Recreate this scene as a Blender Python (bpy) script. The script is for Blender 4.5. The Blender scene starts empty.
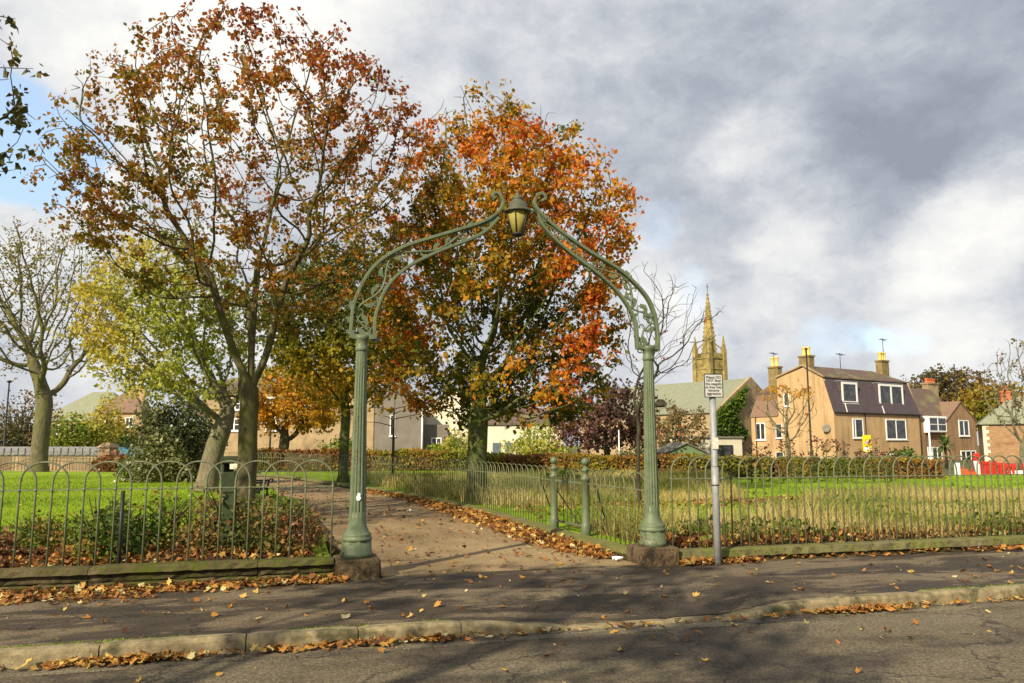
import bpy, math, random
import numpy as np
from mathutils import Vector, Matrix
R = math.radians
rng = np.random.default_rng(7)
random.seed(7)
scene = bpy.context.scene
COL = scene.collection

# ------------------------------------------------------------------ camera frame helpers
F, HY, CAMH = 780.0, 445.0, 1.6
PITCH = math.atan((HY - 341.5) / F)
def ray(x, y):
    a = (x - 512) / F; b = (341.5 - y) / F
    return (a, math.cos(PITCH) - b * math.sin(PITCH), math.sin(PITCH) + b * math.cos(PITCH))
def P(x, y, Y):
    d = ray(x, y); t = Y / d[1]
    return Vector((d[0] * t, Y, CAMH + d[2] * t))
RA = R(16)
def W(u, v, z=0.0):            # road frame: u along the road, v into the park
    return Vector((u * math.cos(RA) - v * math.sin(RA), 9.9 + u * math.sin(RA) + v * math.cos(RA), z))
def UV(x, y):
    dy = y - 9.9
    return (x * math.cos(RA) + dy * math.sin(RA), -x * math.sin(RA) + dy * math.cos(RA))

# ------------------------------------------------------------------ node helpers
def lin(h):
    h = h.lstrip('#'); c = [int(h[i:i + 2], 16) / 255 for i in (0, 2, 4)]
    return tuple(((x / 12.92) if x <= .04045 else ((x + .055) / 1.055) ** 2.4) for x in c) + (1,)
def C4(c):
    return lin(c) if isinstance(c, str) else (tuple(c) + (1,))[:4]
class NT:
    def __init__(s, tree): s.t = tree; s.n = tree.nodes; s.l = tree.links
    def new(s, typ, **kw):
        nd = s.n.new(typ)
        for k, v in kw.items(): setattr(nd, k, v)
        return nd
    def put(s, sock, v):
        if isinstance(v, bpy.types.NodeSocket): s.l.new(v, sock)
        else: sock.default_value = v
    def math(s, op, a, b=None, c=None, clamp=False):
        nd = s.new('ShaderNodeMath', operation=op, use_clamp=clamp)
        s.put(nd.inputs[0], a)
        if b is not None: s.put(nd.inputs[1], b)
        if c is not None: s.put(nd.inputs[2], c)
        return nd.outputs[0]
    def vmath(s, op, a, b=None, sc=None):
        nd = s.new('ShaderNodeVectorMath', operation=op)
        s.put(nd.inputs[0], a)
        if b is not None: s.put(nd.inputs[1], b)
        if sc is not None: s.put(nd.inputs['Scale'], sc)
        return nd.outputs['Value'] if op in ('DOT_PRODUCT', 'LENGTH') else nd.outputs[0]
    def noise(s, vec, scale, detail=4, rough=.55, dist=0):
        nd = s.new('ShaderNodeTexNoise')
        nd.inputs['Scale'].default_value = scale; nd.inputs['Detail'].default_value = detail
        nd.inputs['Roughness'].default_value = rough; nd.inputs['Distortion'].default_value = dist
        if vec is not None: s.l.new(vec, nd.inputs['Vector'])
        return nd
    def ramp(s, fac, stops, interp='LINEAR'):
        nd = s.new('ShaderNodeValToRGB'); cr = nd.color_ramp; cr.interpolation = interp
        while len(cr.elements) < len(stops): cr.elements.new(.5)
        for e, (p, c) in zip(cr.elements, stops):
            e.position = p; e.color = C4(c) if not isinstance(c, (int, float)) else (c, c, c, 1)
        s.put(nd.inputs[0], fac)
        return nd.outputs[0]
    def smooth(s, v, a, b):
        nd = s.new('ShaderNodeMapRange', interpolation_type='SMOOTHSTEP')
        s.put(nd.inputs[0], v); nd.inputs[1].default_value = a; nd.inputs[2].default_value = b
        return nd.outputs[0]
    def mix(s, f, a, b, blend='MIX'):
        nd = s.new('ShaderNodeMix', data_type='RGBA', blend_type=blend)
        s.put(nd.inputs[0], f)
        s.put(nd.inputs[6], a if isinstance(a, bpy.types.NodeSocket) else C4(a))
        s.put(nd.inputs[7], b if isinstance(b, bpy.types.NodeSocket) else C4(b))
        return nd.outputs[2]
    def obj(s): return s.new('ShaderNodeTexCoord').outputs['Object']
    def pos(s): return s.new('ShaderNodeNewGeometry').outputs['Position']
    def scale(s, vec, xyz):
        return s.vmath('MULTIPLY', vec, xyz)
def new_mat(name):
    m = bpy.data.materials.new(name); m.use_nodes = True
    m.node_tree.nodes.clear()
    return m, NT(m.node_tree)
def finish(n, col, rough=.8, bump=None, bstr=.3, bdist=.02, metal=0, spec=.3, translucent=0):
    b = n.new('ShaderNodeBsdfPrincipled'); o = n.new('ShaderNodeOutputMaterial')
    n.put(b.inputs['Base Color'], col if isinstance(col, bpy.types.NodeSocket) else C4(col))
    n.put(b.inputs['Roughness'], rough); b.inputs['Metallic'].default_value = metal
    b.inputs['Specular IOR Level'].default_value = spec
    if bump is not None:
        bp = n.new('ShaderNodeBump'); bp.inputs['Strength'].default_value = bstr; bp.inputs['Distance'].default_value = bdist
        n.put(bp.inputs['Height'], bump); n.l.new(bp.outputs[0], b.inputs['Normal'])
    out = b.outputs[0]
    if translucent:
        tr = n.new('ShaderNodeBsdfTranslucent'); n.put(tr.inputs['Color'], col if isinstance(col, bpy.types.NodeSocket) else C4(col))
        mx = n.new('ShaderNodeMixShader'); mx.inputs[0].default_value = translucent
        n.l.new(b.outputs[0], mx.inputs[1]); n.l.new(tr.outputs[0], mx.inputs[2]); out = mx.outputs[0]
    n.l.new(out, o.inputs['Surface'])
def simple(name, c1, c2=None, scale=6, rough=.7, bstr=.2, bscale=None, spec=.3, metal=0, c3=None, stretch=(1, 1, 1), contrast=(.35, .65), bdist=.01):
    m, n = new_mat(name)
    v = n.scale(n.obj(), stretch)
    nz = n.noise(v, scale, 6, .6)
    stops = [(contrast[0], c1), (contrast[1], c2 or c1)]
    col = n.ramp(nz.outputs[0], stops)
    if c3 is not None:
        n2 = n.noise(v, scale * .23, 4, .6)
        col = n.mix(n.smooth(n2.outputs[0], .5, .68), col, c3)
    nb = n.noise(v, bscale or scale * 6, 5, .65)
    finish(n, col, rough, nb.outputs[0], bstr, bdist, metal, spec)
    return m
def leaf_mat(name, stops, translucent=.35, rough=.55, jitter=.16):
    m, n = new_mat(name)
    at = n.new('ShaderNodeAttribute', attribute_name='tint')
    g = n.new('ShaderNodeNewGeometry')
    f = n.math('ADD', at.outputs['Fac'], n.math('MULTIPLY', n.math('SUBTRACT', g.outputs['Random Per Island'], .5), jitter * 2), clamp=True)
    finish(n, n.ramp(f, stops), rough, spec=.25, translucent=translucent)
    return m

# ------------------------------------------------------------------ mesh builder
class MB:
    def __init__(s): s.v = []; s.f = []; s.s = []
    def add(s, verts, faces, smooth=False):
        o = len(s.v); s.v.extend(tuple(p) for p in verts)
        s.f.extend(tuple(i + o for i in f) for f in faces); s.s.extend([smooth] * len(faces)); return s
    def box(s, x0, x1, y0, y1, z0, z1):
        return s.hexa([(x0, y0, z0), (x1, y0, z0), (x1, y1, z0), (x0, y1, z0), (x0, y0, z1), (x1, y0, z1), (x1, y1, z1), (x0, y1, z1)])
    def hexa(s, p):
        return s.add(p, [(0, 3, 2, 1), (4, 5, 6, 7), (0, 1, 5, 4), (1, 2, 6, 5), (2, 3, 7, 6), (3, 0, 4, 7)])
    def cbox(s, x0, x1, y0, y1, z0, z1, c=.02):      # box with chamfered top and vertical edges
        def ring(i, z): return [(x0 + i, y0, z), (x1 - i, y0, z), (x1, y0 + i, z), (x1, y1 - i, z), (x1 - i, y1, z), (x0 + i, y1, z), (x0, y1 - i, z), (x0, y0 + i, z)]
        def inner(i, z): return [(x0 + 2 * i, y0 + i, z), (x1 - 2 * i, y0 + i, z), (x1 - i, y0 + 2 * i, z), (x1 - i, y1 - 2 * i, z), (x1 - 2 * i, y1 - i, z), (x0 + 2 * i, y1 - i, z), (x0 + i, y1 - 2 * i, z), (x0 + i, y0 + 2 * i, z)]
        r = ring(c, z0) + ring(c, z1 - c) + inner(c, z1)
        fs = [tuple(range(7, -1, -1)), tuple(range(16, 24))]
        for k in (0, 8): fs += [(k + i, k + (i + 1) % 8, k + 8 + (i + 1) % 8, k + 8 + i) for i in range(8)]
        return s.add(r, fs)
    def prism(s, pts, z0, z1):
        n = len(pts)
        return s.add([(p[0], p[1], z0) for p in pts] + [(p[0], p[1], z1) for p in pts],
                     [tuple(range(n - 1, -1, -1)), tuple(range(n, 2 * n))] + [(i, (i + 1) % n, n + (i + 1) % n, n + i) for i in range(n)])
    def slab(s, pts, d):            # polygon of 3-D points pushed by vector d
        n = len(pts); d = Vector(d); pts = [Vector(p) for p in pts]
        return s.add(pts + [p + d for p in pts], [tuple(range(n - 1, -1, -1)), tuple(range(n, 2 * n))] + [(i, (i + 1) % n, n + (i + 1) % n, n + i) for i in range(n)])
    def tube(s, pts, r, n=6, cap=True, up=None, smooth=True):
        pts = [Vector(p) for p in pts]; m = len(pts)
        rs = r if hasattr(r, '__len__') else [r] * m
        vs = []; prev = None
        for i, p in enumerate(pts):
            t = (pts[min(i + 1, m - 1)] - pts[max(i - 1, 0)])
            if t.length < 1e-9: t = Vector((0, 0, 1))
            t.normalize()
            if prev is None:
                a = Vector(up) if up else (Vector((1, 0, 0)) if abs(t.x) < .8 else Vector((0, 1, 0)))
            else: a = prev
            a = (a - t * a.dot(t))
            if a.length < 1e-6: a = t.orthogonal()
            a.normalize(); prev = a; b = t.cross(a)
            rr = rs[i]; ra, rb = (rr if isinstance(rr, tuple) else (rr, rr))
            for k in range(n):
                w = 2 * math.pi * (k + .5) / n
                vs.append(p + a * (ra * math.cos(w)) + b * (rb * math.sin(w)))
        fs = [(i * n + k, i * n + (k + 1) % n, (i + 1) * n + (k + 1) % n, (i + 1) * n + k) for i in range(m - 1) for k in range(n)]
        if cap: fs += [tuple(range(n - 1, -1, -1)), tuple((m - 1) * n + k for k in range(n))]
        return s.add(vs, fs, smooth)
    def lathe(s, prof, n=20, cx=0, cy=0, flute=None, smooth=True):
        vs = []
        for r, z in prof:
            for k in range(n):
                w = 2 * math.pi * k / n
                rr = r * (1 - (flute[1] if flute and flute[2] < z < flute[3] and k % flute[0] == 0 else 0))
                vs.append((cx + rr * math.cos(w), cy + rr * math.sin(w), z))
        m = len(prof)
        fs = [(i * n + k, i * n + (k + 1) % n, (i + 1) * n + (k + 1) % n, (i + 1) * n + k) for i in range(m - 1) for k in range(n)]
        fs += [tuple(range(n - 1, -1, -1)), tuple((m - 1) * n + k for k in range(n))]
        return s.add(vs, fs, smooth)
    def build(s, name, mat, parent=None, loc=None, rotz=None):
        me = bpy.data.meshes.new(name); me.from_pydata(s.v, [], s.f)
        me.polygons.foreach_set('use_smooth', s.s); me.materials.append(mat); me.update()
        return link(name, me, parent, loc, rotz)
def link(name, me, parent=None, loc=None, rotz=None):
    o = bpy.data.objects.new(name, me); COL.objects.link(o)
    if parent is not None: o.parent = parent
    if loc is not None: o.location = loc
    if rotz is not None: o.rotation_euler = (0, 0, rotz)
    return o
def tag(o, label, cat, group=None):
    o['label'] = label; o['category'] = cat
    if group: o['group'] = group
    return o
def thing(name, label, cat, loc=(0, 0, 0), rotz=0, group=None):
    o = link(name, None, None, loc, rotz); return tag(o, label, cat, group)
def struct(o): o['kind'] = 'structure'; return o
def stuff(o, label, cat): o['kind'] = 'stuff'; o['label'] = label; o['category'] = cat; return o
def copy_tree(o, parent=None):
    c = o.copy(); COL.objects.link(c); c.parent = parent
    for ch in list(o.children): copy_tree(ch, c)
    return c

def mesh_np(name, V, Fc, k, mat, tint=None, smooth=False):
    """V (n,3), Fc (m,k) faces of k corners"""
    me = bpy.data.meshes.new(name); m = len(Fc)
    me.vertices.add(len(V)); me.vertices.foreach_set('co', np.ascontiguousarray(V, dtype=np.float32).ravel())
    me.loops.add(m * k); me.loops.foreach_set('vertex_index', np.ascontiguousarray(Fc, dtype=np.int32).ravel())
    me.polygons.add(m); me.polygons.foreach_set('loop_start', np.arange(m, dtype=np.int32) * k)
    me.update(calc_edges=True)
    if smooth: me.polygons.foreach_set('use_smooth', np.ones(m, dtype=bool))
    if tint is not None:
        a = me.attributes.new('tint', 'FLOAT', 'FACE'); a.data.foreach_set('value', np.ascontiguousarray(tint, dtype=np.float32))
    me.materials.append(mat); me.validate()
    return me
def unit(a): return a / np.maximum(np.linalg.norm(a, axis=1, keepdims=True), 1e-9)
def leaves_mesh(name, c, size, mat, tint, hang=.35, aspect=.8, flat=0.0):
    n = len(c)
    d = rng.normal(size=(n, 3)); d[:, 2] -= hang * 2
    if flat: d[:, 2] *= (1 - flat)
    d = unit(d); s = rng.normal(size=(n, 3))
    if flat: s[:, 2] *= (1 - flat)
    s = unit(s - d * np.sum(s * d, 1, keepdims=True)); nn = np.cross(d, s)
    L = (size * rng.uniform(.45, 1.5, n))[:, None]; Wd = L * aspect * .5
    fold = L * rng.uniform(-.15, .25, (n, 1))
    V = np.empty((n, 4, 3))
    V[:, 0] = c; V[:, 1] = c + d * L * .45 + s * Wd + nn * fold; V[:, 2] = c + d * L; V[:, 3] = c + d * L * .5 - s * Wd + nn * fold
    return mesh_np(name, V.reshape(-1, 3), np.arange(n * 4).reshape(n, 4), 4, mat, tint)

# ------------------------------------------------------------------ trees (space colonisation)
def envelope(profile, n, shell=0.0):
    """profile rows (z, xc, yc, r) sorted by z"""
    pr = np.array(profile, float); zs = pr[:, 0]
    zz = np.linspace(zs[0], zs[-1], 200); rr = np.interp(zz, zs, pr[:, 3]); w = rr ** 2 + 1e-6
    z = rng.choice(zz, n, p=w / w.sum()) + rng.uniform(-.5, .5, n) * (zz[1] - zz[0])
    r = np.interp(z, zs, pr[:, 3]); a = rng.uniform(0, 2 * np.pi, n)
    q = np.sqrt(rng.uniform(shell, 1, n)) * r
    return np.stack([np.interp(z, zs, pr[:, 1]) + q * np.cos(a), np.interp(z, zs, pr[:, 2]) + q * np.sin(a), z], 1)
def colonize(att, trunk, step, kill, infl, iters=260, up=.12, wig=.25, tpar=None):
    MAXN = 30000
    N = np.zeros((MAXN, 3)); par = -np.ones(MAXN, int); kids = np.zeros(MAXN, int)
    k = len(trunk); N[:k] = trunk; par[:k] = np.arange(-1, k - 1) if tpar is None else tpar
    for q in par[1:k]: kids[q] += 1
    def upd(lo, hi, nd, ni):
        for a in range(lo, hi, 256):
            b = min(hi, a + 256)
            D = np.linalg.norm(att[None] - N[a:b, None], axis=2); j = D.argmin(0); m = D[j, np.arange(len(att))]
            t = m < nd; nd[t] = m[t]; ni[t] = j[t] + a
    nd = np.full(len(att), 1e9); ni = np.zeros(len(att), int); upd(max(0, k - 6) if tpar is None else int(np.argmax(trunk[:, 2] > trunk[:, 2].max() * .62)), k, nd, ni)
    for it in range(iters):
        act = nd < infl
        if not act.any(): break
        idx = ni[act]; d = att[act] - N[idx]; d /= np.maximum(np.linalg.norm(d, axis=1, keepdims=True), 1e-9)
        S = np.zeros((k, 3)); np.add.at(S, idx, d)
        src = np.unique(idx); src = src[kids[src] < 4]
        if len(src) == 0: break
        v = unit(S[src]); v[:, 2] += up; v += rng.normal(size=v.shape) * wig; v = unit(v)
        n2 = len(src)
        if k + n2 >= MAXN: break
        N[k:k + n2] = N[src] + v * step; par[k:k + n2] = src; kids[src] += 1
        upd(k, k + n2, nd, ni); k += n2
        keep = nd > kill
        att = att[keep]; nd = nd[keep]; ni = ni[keep]
        if len(att) == 0: break
    return N[:k], par[:k]
def branch_mesh(mb, N, par, r0, tip, expo=2.3, sides=6, flare=1.35, limbf=1.0, nt=0):
    k = len(N); ch = [[] for _ in range(k)]
    for i in range(1, k): ch[par[i]].append(i)
    acc = np.zeros(k)
    for i in range(k - 1, -1, -1):
        acc[i] = sum(acc[j] for j in ch[i]) if ch[i] else 1.0
    rad = tip * acc ** (1 / expo)
    s = (math.log(r0) - math.log(tip)) / max(math.log(rad[0] / tip), 1e-6)
    rad = tip * (rad / tip) ** s
    Z = N[:, 2] - N[0, 2]
    if limbf < 1: rad[nt:] = np.maximum(rad[nt:] * (limbf + (1 - limbf) * np.clip(1 - rad[nt:] / .04, 0, 1)), tip)
    stack = [(0, -1)]
    while stack:
        i, p = stack.pop()
        path = [i]
        while ch[path[-1]]:
            c = sorted(ch[path[-1]], key=lambda j: -acc[j])
            for o in c[1:]: stack.append((o, path[-1]))
            path.append(c[0])
        if p >= 0: pts = [N[p]] + [N[j] for j in path]; rs = [min(rad[p], rad[path[0]] * 1.25)] + [rad[j] for j in path]
        else: pts = [N[j] for j in path]; rs = [rad[j] * (1 + (flare - 1) * math.exp(-Z[j] / .35)) for j in path]
        pts = np.array(pts)
        if len(pts) > 3:
            q = pts.copy(); q[1:-1] = (pts[:-2] + 2 * pts[1:-1] + pts[2:]) / 4; pts = q
        rs[-1] *= .5
        sd = 12 if rs[0] > .12 else (sides if rs[0] > .03 else 4)
        mb.tube(pts, rs, sd, cap=False)
    return rad, acc
def tree(name, label, base, profile, r0, bark, leafmat=None, n_att=900, step=.28, kill=.42, infl=4, tip=.008, trunk_pts=None,
         n_leaf=0, leaf=.11, spread=.22, tint=None, up=.12, wig=.25, hang=.35, cat='tree', group=None, expo=2.3, leaf_r=.03, limbs=(), limbf=1.0, parts=('trunk', 'crown'), shell=0.0, keep=None, clump=1.6):
    """profile in local metres relative to base"""
    root = thing(name, label, cat, base, 0, group)
    att = envelope(profile, n_att, shell)
    if trunk_pts is None:
        h = max(.4, profile[0][0]); m = max(3, int(h / step)); trunk_pts = [(0.03 * math.sin(i), .03 * math.cos(1.3 * i), h * i / m) for i in range(m + 1)]
    else:
        tp = [Vector(p) for p in trunk_pts]; out = [tp[0]]
        for a, b in zip(tp, tp[1:]):
            m = max(1, int((b - a).length / step)); out += [a.lerp(b, (i + 1) / m) for i in range(m)]
        trunk_pts = out
    tpar = list(range(-1, len(trunk_pts) - 1)); ti = len(trunk_pts) - 1; trunk_pts = [Vector(p) for p in trunk_pts]
    for lb in limbs:
        a = trunk_pts[ti]; pi = ti
        for p in lb:
            p = Vector(p); m = max(1, int((p - a).length / step))
            for i in range(m): trunk_pts.append(a.lerp(p, (i + 1) / m)); tpar.append(pi); pi = len(trunk_pts) - 1
            a = p
    N, par = colonize(att, np.array([tuple(p) for p in trunk_pts]), step, kill, infl, up=up, wig=wig, tpar=np.array(tpar) if limbs else None)
    mb = MB(); rad, acc = branch_mesh(mb, N, par, r0, tip, expo, limbf=limbf, nt=ti + 1)
    mb.build(parts[0], bark, root)
    if n_leaf:
        cand = np.where(rad < leaf_r)[0]
        if keep is not None: cand = cand[keep(N[cand])]
        w = .05 + sfield(N[cand], 4.2 if clump > 1 else 2.5, 91) ** clump; w /= w.sum()
        nc = max(1, n_leaf // 4); i = rng.choice(cand, nc, p=w)
        c = N[i] + rng.normal(size=(nc, 3)) * spread * rng.uniform(.2, 1.1, (nc, 1))
        c = np.repeat(c, 4, 0) + rng.normal(size=(nc * 4, 3)) * leaf * np.array([.55, .55, .4]); c = c[rng.uniform(0, 1, len(c)) < .97]; n_leaf = len(c)
        tv = tint(c) if tint else rng.uniform(0, 1, n_leaf)
        link(parts[1], leaves_mesh(parts[1], c, leaf, leafmat, tv, hang), root)
    return root
def sfield(c, s, seed):
    """cheap smooth field 0..1 over points"""
    r = np.random.default_rng(seed); o = np.zeros(len(c))
    for _ in range(5):
        k = r.normal(size=3) * s; o += np.sin(c @ k + r.uniform(0, 6.28))
    return np.clip(.5 + o / 5, 0, 1)
# ------------------------------------------------------------------ camera, sky, sun
cam = bpy.data.cameras.new('camera'); co = bpy.data.objects.new('camera', cam); COL.objects.link(co); scene.camera = co
cam.sensor_width = 36; cam.lens = F / 1024 * 36; cam.clip_start = .1; cam.clip_end = 6000
co.location = (0, 0, CAMH); co.rotation_euler = (R(90) + PITCH, 0, 0)
SUN_AZ = (-.56, -.828); SUN_EL = R(31)
sun = bpy.data.lights.new('sun', 'SUN'); sun.energy = 5.0; sun.angle = R(.6); sun.color = (1, .87, .64)
so = bpy.data.objects.new('sun', sun); COL.objects.link(so)
sd = Vector((SUN_AZ[0] * math.cos(SUN_EL), SUN_AZ[1] * math.cos(SUN_EL), math.sin(SUN_EL)))
so.rotation_euler = (-sd).to_track_quat('-Z', 'Y').to_euler()
scene.view_settings.view_transform = 'Standard'; scene.view_settings.look = 'None'
scene.view_settings.exposure = 0.6; scene.view_settings.gamma = 1
w = bpy.data.worlds.new('World'); scene.world = w; w.use_nodes = True; w.node_tree.nodes.clear()
n = NT(w.node_tree)
sky = n.new('ShaderNodeTexSky', sky_type='NISHITA'); sky.sun_disc = False
sky.sun_elevation = SUN_EL; sky.sun_rotation = math.atan2(SUN_AZ[0], SUN_AZ[1]); sky.air_density = 1.0; sky.dust_density = 1.2; sky.ozone_density = 1.5
D = n.vmath('NORMALIZE', n.new('ShaderNodeTexCoord').outputs['Generated'])
st = n.scale(D, (1, 1, 1.5))
wn = n.noise(st, 2.2, 5, .55)
Dw = n.vmath('ADD', D, n.vmath('SCALE', n.vmath('SUBTRACT', wn.outputs[1], (.5, .5, .5)), sc=.22))
wn2 = n.noise(st, 8, 6, .62)
Dw = n.vmath('NORMALIZE', n.vmath('ADD', Dw, n.vmath('SCALE', n.vmath('SUBTRACT', wn2.outputs[1], (.5, .5, .5)), sc=.10)))
def spot(px, py, deg, amp, soft=1.0):
    d = Vector(ray(px, py)).normalized()
    dt = n.vmath('DOT_PRODUCT', Dw, tuple(d))
    return n.math('MULTIPLY', n.smooth(dt, math.cos(R(deg)), math.cos(R(deg * (1 - soft)))), amp)
def total(base, items):
    for it in items: base = n.math('ADD', base, spot(*it))
    return base
big = n.noise(st, 3.0, 8, .58)
fine = n.noise(st, 9.0, 8, .6)
bri = n.math('ADD', n.math('MULTIPLY', n.math('SUBTRACT', big.outputs[0], .5), .85), n.math('MULTIPLY', n.math('SUBTRACT', fine.outputs[0], .5), .80))
bri = n.math('ADD', bri, n.math('MULTIPLY', n.math('SUBTRACT', n.noise(n.vmath('ADD', st, n.vmath('SCALE', wn2.outputs[1], sc=.12)), 20, 8, .62).outputs[0], .5), .38))
bri = n.math('ADD', bri, .50)
bri = total(bri, [(140, 40, 16, .22), (270, 0, 12, .34), (40, 215, 7, .2), (500, 40, 12, .07), (768, 150, 5, .18), (780, 190, 8, .12), (668, 270, 5.5, .18), (774, 262, 5, .14), (965, 232, 6, .18), (1015, 208, 6.5, .18), (890, 258, 6, .13), (960, 300, 9, .08), (790, 328, 4, .14), (700, 352, 6, .14), (946, 367, 5, .24), (640, 330, 6, .10),
                  (818, 138, 5, -.14), (880, 178, 7, -.20), (908, 214, 4.5, -.12), (1000, 100, 8, -.15), (957, 56, 12, -.15), (700, 120, 10, -.10), (720, 218, 4, -.09), (762, 300, 4.5, -.16), (850, 312, 4, -.12), (610, 190, 8, -.10)])
cloudc = n.ramp(bri, [(.0, (.215, .235, .275)), (.25, (.285, .31, .355)), (.45, (.39, .41, .445)), (.68, (.54, .545, .55)), (1, (.70, .69, .655))])
cov = n.math('ADD', .92, n.math('MULTIPLY', n.math('SUBTRACT', big.outputs[0], .45), .5))
cov = total(cov, [(30, 150, 5.5, -1.3), (0, 165, 5, -.8), (660, 226, 2.6, -.3), (150, 95, 6, -.12), (850, 345, 3.2, -.36), (905, 352, 3, -.34), (700, 300, 3, -.25)])
cov = n.math('MULTIPLY', n.smooth(cov, .15, .85), 1.0)
# sky behind and overhead: broken cloud
skyc = n.mix(.45, n.mix(1.0, sky.outputs[0], (1.5, 1.6, 1.65), 'MULTIPLY'), (5.2, 6.4, 7.6))
csc = n.vmath('SCALE', cloudc, sc=10.0)
bg = n.new('ShaderNodeBackground'); bg.inputs['Strength'].default_value = .1
n.l.new(n.mix(cov, skyc, csc), bg.inputs['Color'])
ow = n.new('ShaderNodeOutputWorld'); n.l.new(bg.outputs[0], ow.inputs['Surface'])

# ------------------------------------------------------------------ materials of the setting
def asphalt(name, stops, patch_scale, stretch, speck=.35, crack=.7):
    m, n = new_mat(name)
    p = n.pos(); rot = n.new('ShaderNodeVectorRotate', rotation_type='Z_AXIS'); n.l.new(p, rot.inputs[0]); rot.inputs['Angle'].default_value = -RA
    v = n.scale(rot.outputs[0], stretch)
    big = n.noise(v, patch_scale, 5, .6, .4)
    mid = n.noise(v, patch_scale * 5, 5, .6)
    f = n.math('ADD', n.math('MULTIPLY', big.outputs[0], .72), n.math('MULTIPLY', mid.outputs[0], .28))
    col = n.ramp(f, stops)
    vor = n.new('ShaderNodeTexVoronoi'); n.l.new(p, vor.inputs['Vector']); vor.inputs['Scale'].default_value = 75
    sp = n.noise(p, 42, 4, .8)
    g = n.ramp(sp.outputs[0], [(.32, .35), (.5, 1.0), (.64, 2.1)])
    col = n.mix(speck * 2 if speck < .5 else 1, col, g, 'MULTIPLY')
    ve = n.new('ShaderNodeTexVoronoi', feature='DISTANCE_TO_EDGE'); ve.inputs['Scale'].default_value = .55
    n.l.new(n.vmath('ADD', rot.outputs[0], n.vmath('SCALE', n.noise(p, 2.5, 4, .6).outputs[1], sc=.5)), ve.inputs['Vector'])
    col = n.mix(n.math('MULTIPLY', n.math('SUBTRACT', 1.0, n.smooth(ve.outputs[0], .002, .010)), crack), col, (.012, .010, .008))
    stone = n.smooth(n.noise(p, 150, 2, .5).outputs[0], .63, .72)
    col = n.mix(n.math('MULTIPLY', stone, .35), col, (.22, .19, .15))
    h = n.math('ADD', n.math('MULTIPLY', sp.outputs[0], 1.0), n.math('MULTIPLY', vor.outputs[0], .6))
    finish(n, col, n.ramp(big.outputs[0], [(.35, .72), (.65, .92)]), h, .55, .012, spec=.35)
    return m
M = {}
M['road'] = asphalt('road_asphalt', [(.36, (.033, .025, .016)), (.47, (.050, .038, .024)), (.53, (.105, .084, .050)), (.66, (.14, .117, .078))], .42, (.6, 1.1, 1), .49)
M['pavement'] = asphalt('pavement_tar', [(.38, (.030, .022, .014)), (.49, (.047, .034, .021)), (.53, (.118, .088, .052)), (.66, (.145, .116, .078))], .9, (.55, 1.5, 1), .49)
M['path'] = asphalt('path_gravel', [(.34, (.125, .085, .042)), (.48, (.20, .14, .07)), (.62, (.28, .205, .105))], .55, (.8, .5, 1), .3, 0)
M['kerb'] = simple('kerb_stone', (.15, .12, .065), (.33, .27, .155), 14, .9, .8, 70, c3=(.07, .065, .03), contrast=(.3, .7))
M['earth'] = simple('earth', (.10, .075, .035), (.07, .10, .03), .6, .95, .3)
def lawn_mat(name, a, b, c):
    m, n = new_mat(name); p = n.pos()
    n1 = n.noise(p, .55, 5, .65); n2 = n.noise(n.scale(p, (1, 1, .3)), 18, 5, .7)
    col = n.ramp(n.math('ADD', n.math('MULTIPLY', n1.outputs[0], .6), n.math('MULTIPLY', n2.outputs[0], .4)), [(.38, a), (.5, b), (.62, c)])
    finish(n, col, .85, n2.outputs[0], .8, .05, spec=.15); return m
M['lawn'] = lawn_mat('lawn_grass', (.13, .22, .008), (.20, .31, .010), (.27, .37, .015))
M['bed'] = simple('bed_soil', (.055, .035, .02), (.11, .07, .035), 5, .95, .6, 40)
def wallstone(name, base, light, moss, soot_shade):
    m, n = new_mat(name); p = n.obj(); g = n.new('ShaderNodeNewGeometry')
    n1 = n.noise(p, 5, 6, .62); n2 = n.noise(p, 26, 5, .65); n3 = n.noise(p, 2.1, 5, .65)
    col = n.ramp(n1.outputs[0], [(.3, base), (.7, light)])
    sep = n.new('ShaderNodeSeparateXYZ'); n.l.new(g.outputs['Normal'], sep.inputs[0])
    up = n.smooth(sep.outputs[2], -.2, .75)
    col = n.mix(n.math('MULTIPLY', n.smooth(n3.outputs[0], .30, .46), n.math('SUBTRACT', 1.0, n.math('MULTIPLY', up, .85))), col, soot_shade)  # soot, plus shade painted into the colour of faces not pointing up
    mm = n.math('MULTIPLY', n.math('ADD', n.math('MULTIPLY', up, .75), .25), n.smooth(n.math('ADD', n.math('MULTIPLY', n3.outputs[0], .4), n.math('MULTIPLY', n2.outputs[0], .6)), .455, .555))
    col = n.mix(mm, col, moss)
    finish(n, col, .92, n.math('ADD', n1.outputs[0], n.math('MULTIPLY', n2.outputs[0], .5)), .9, .03, spec=.15); return m
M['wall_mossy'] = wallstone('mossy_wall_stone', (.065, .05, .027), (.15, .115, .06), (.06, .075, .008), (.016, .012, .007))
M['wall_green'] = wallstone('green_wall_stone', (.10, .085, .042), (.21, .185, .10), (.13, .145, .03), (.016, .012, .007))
M['plinth'] = simple('plinth_sandstone', (.075, .05, .026), (.17, .115, .06), 22, .95, 1.0, 45, c3=(.035, .026, .016), bdist=.03)
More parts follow.
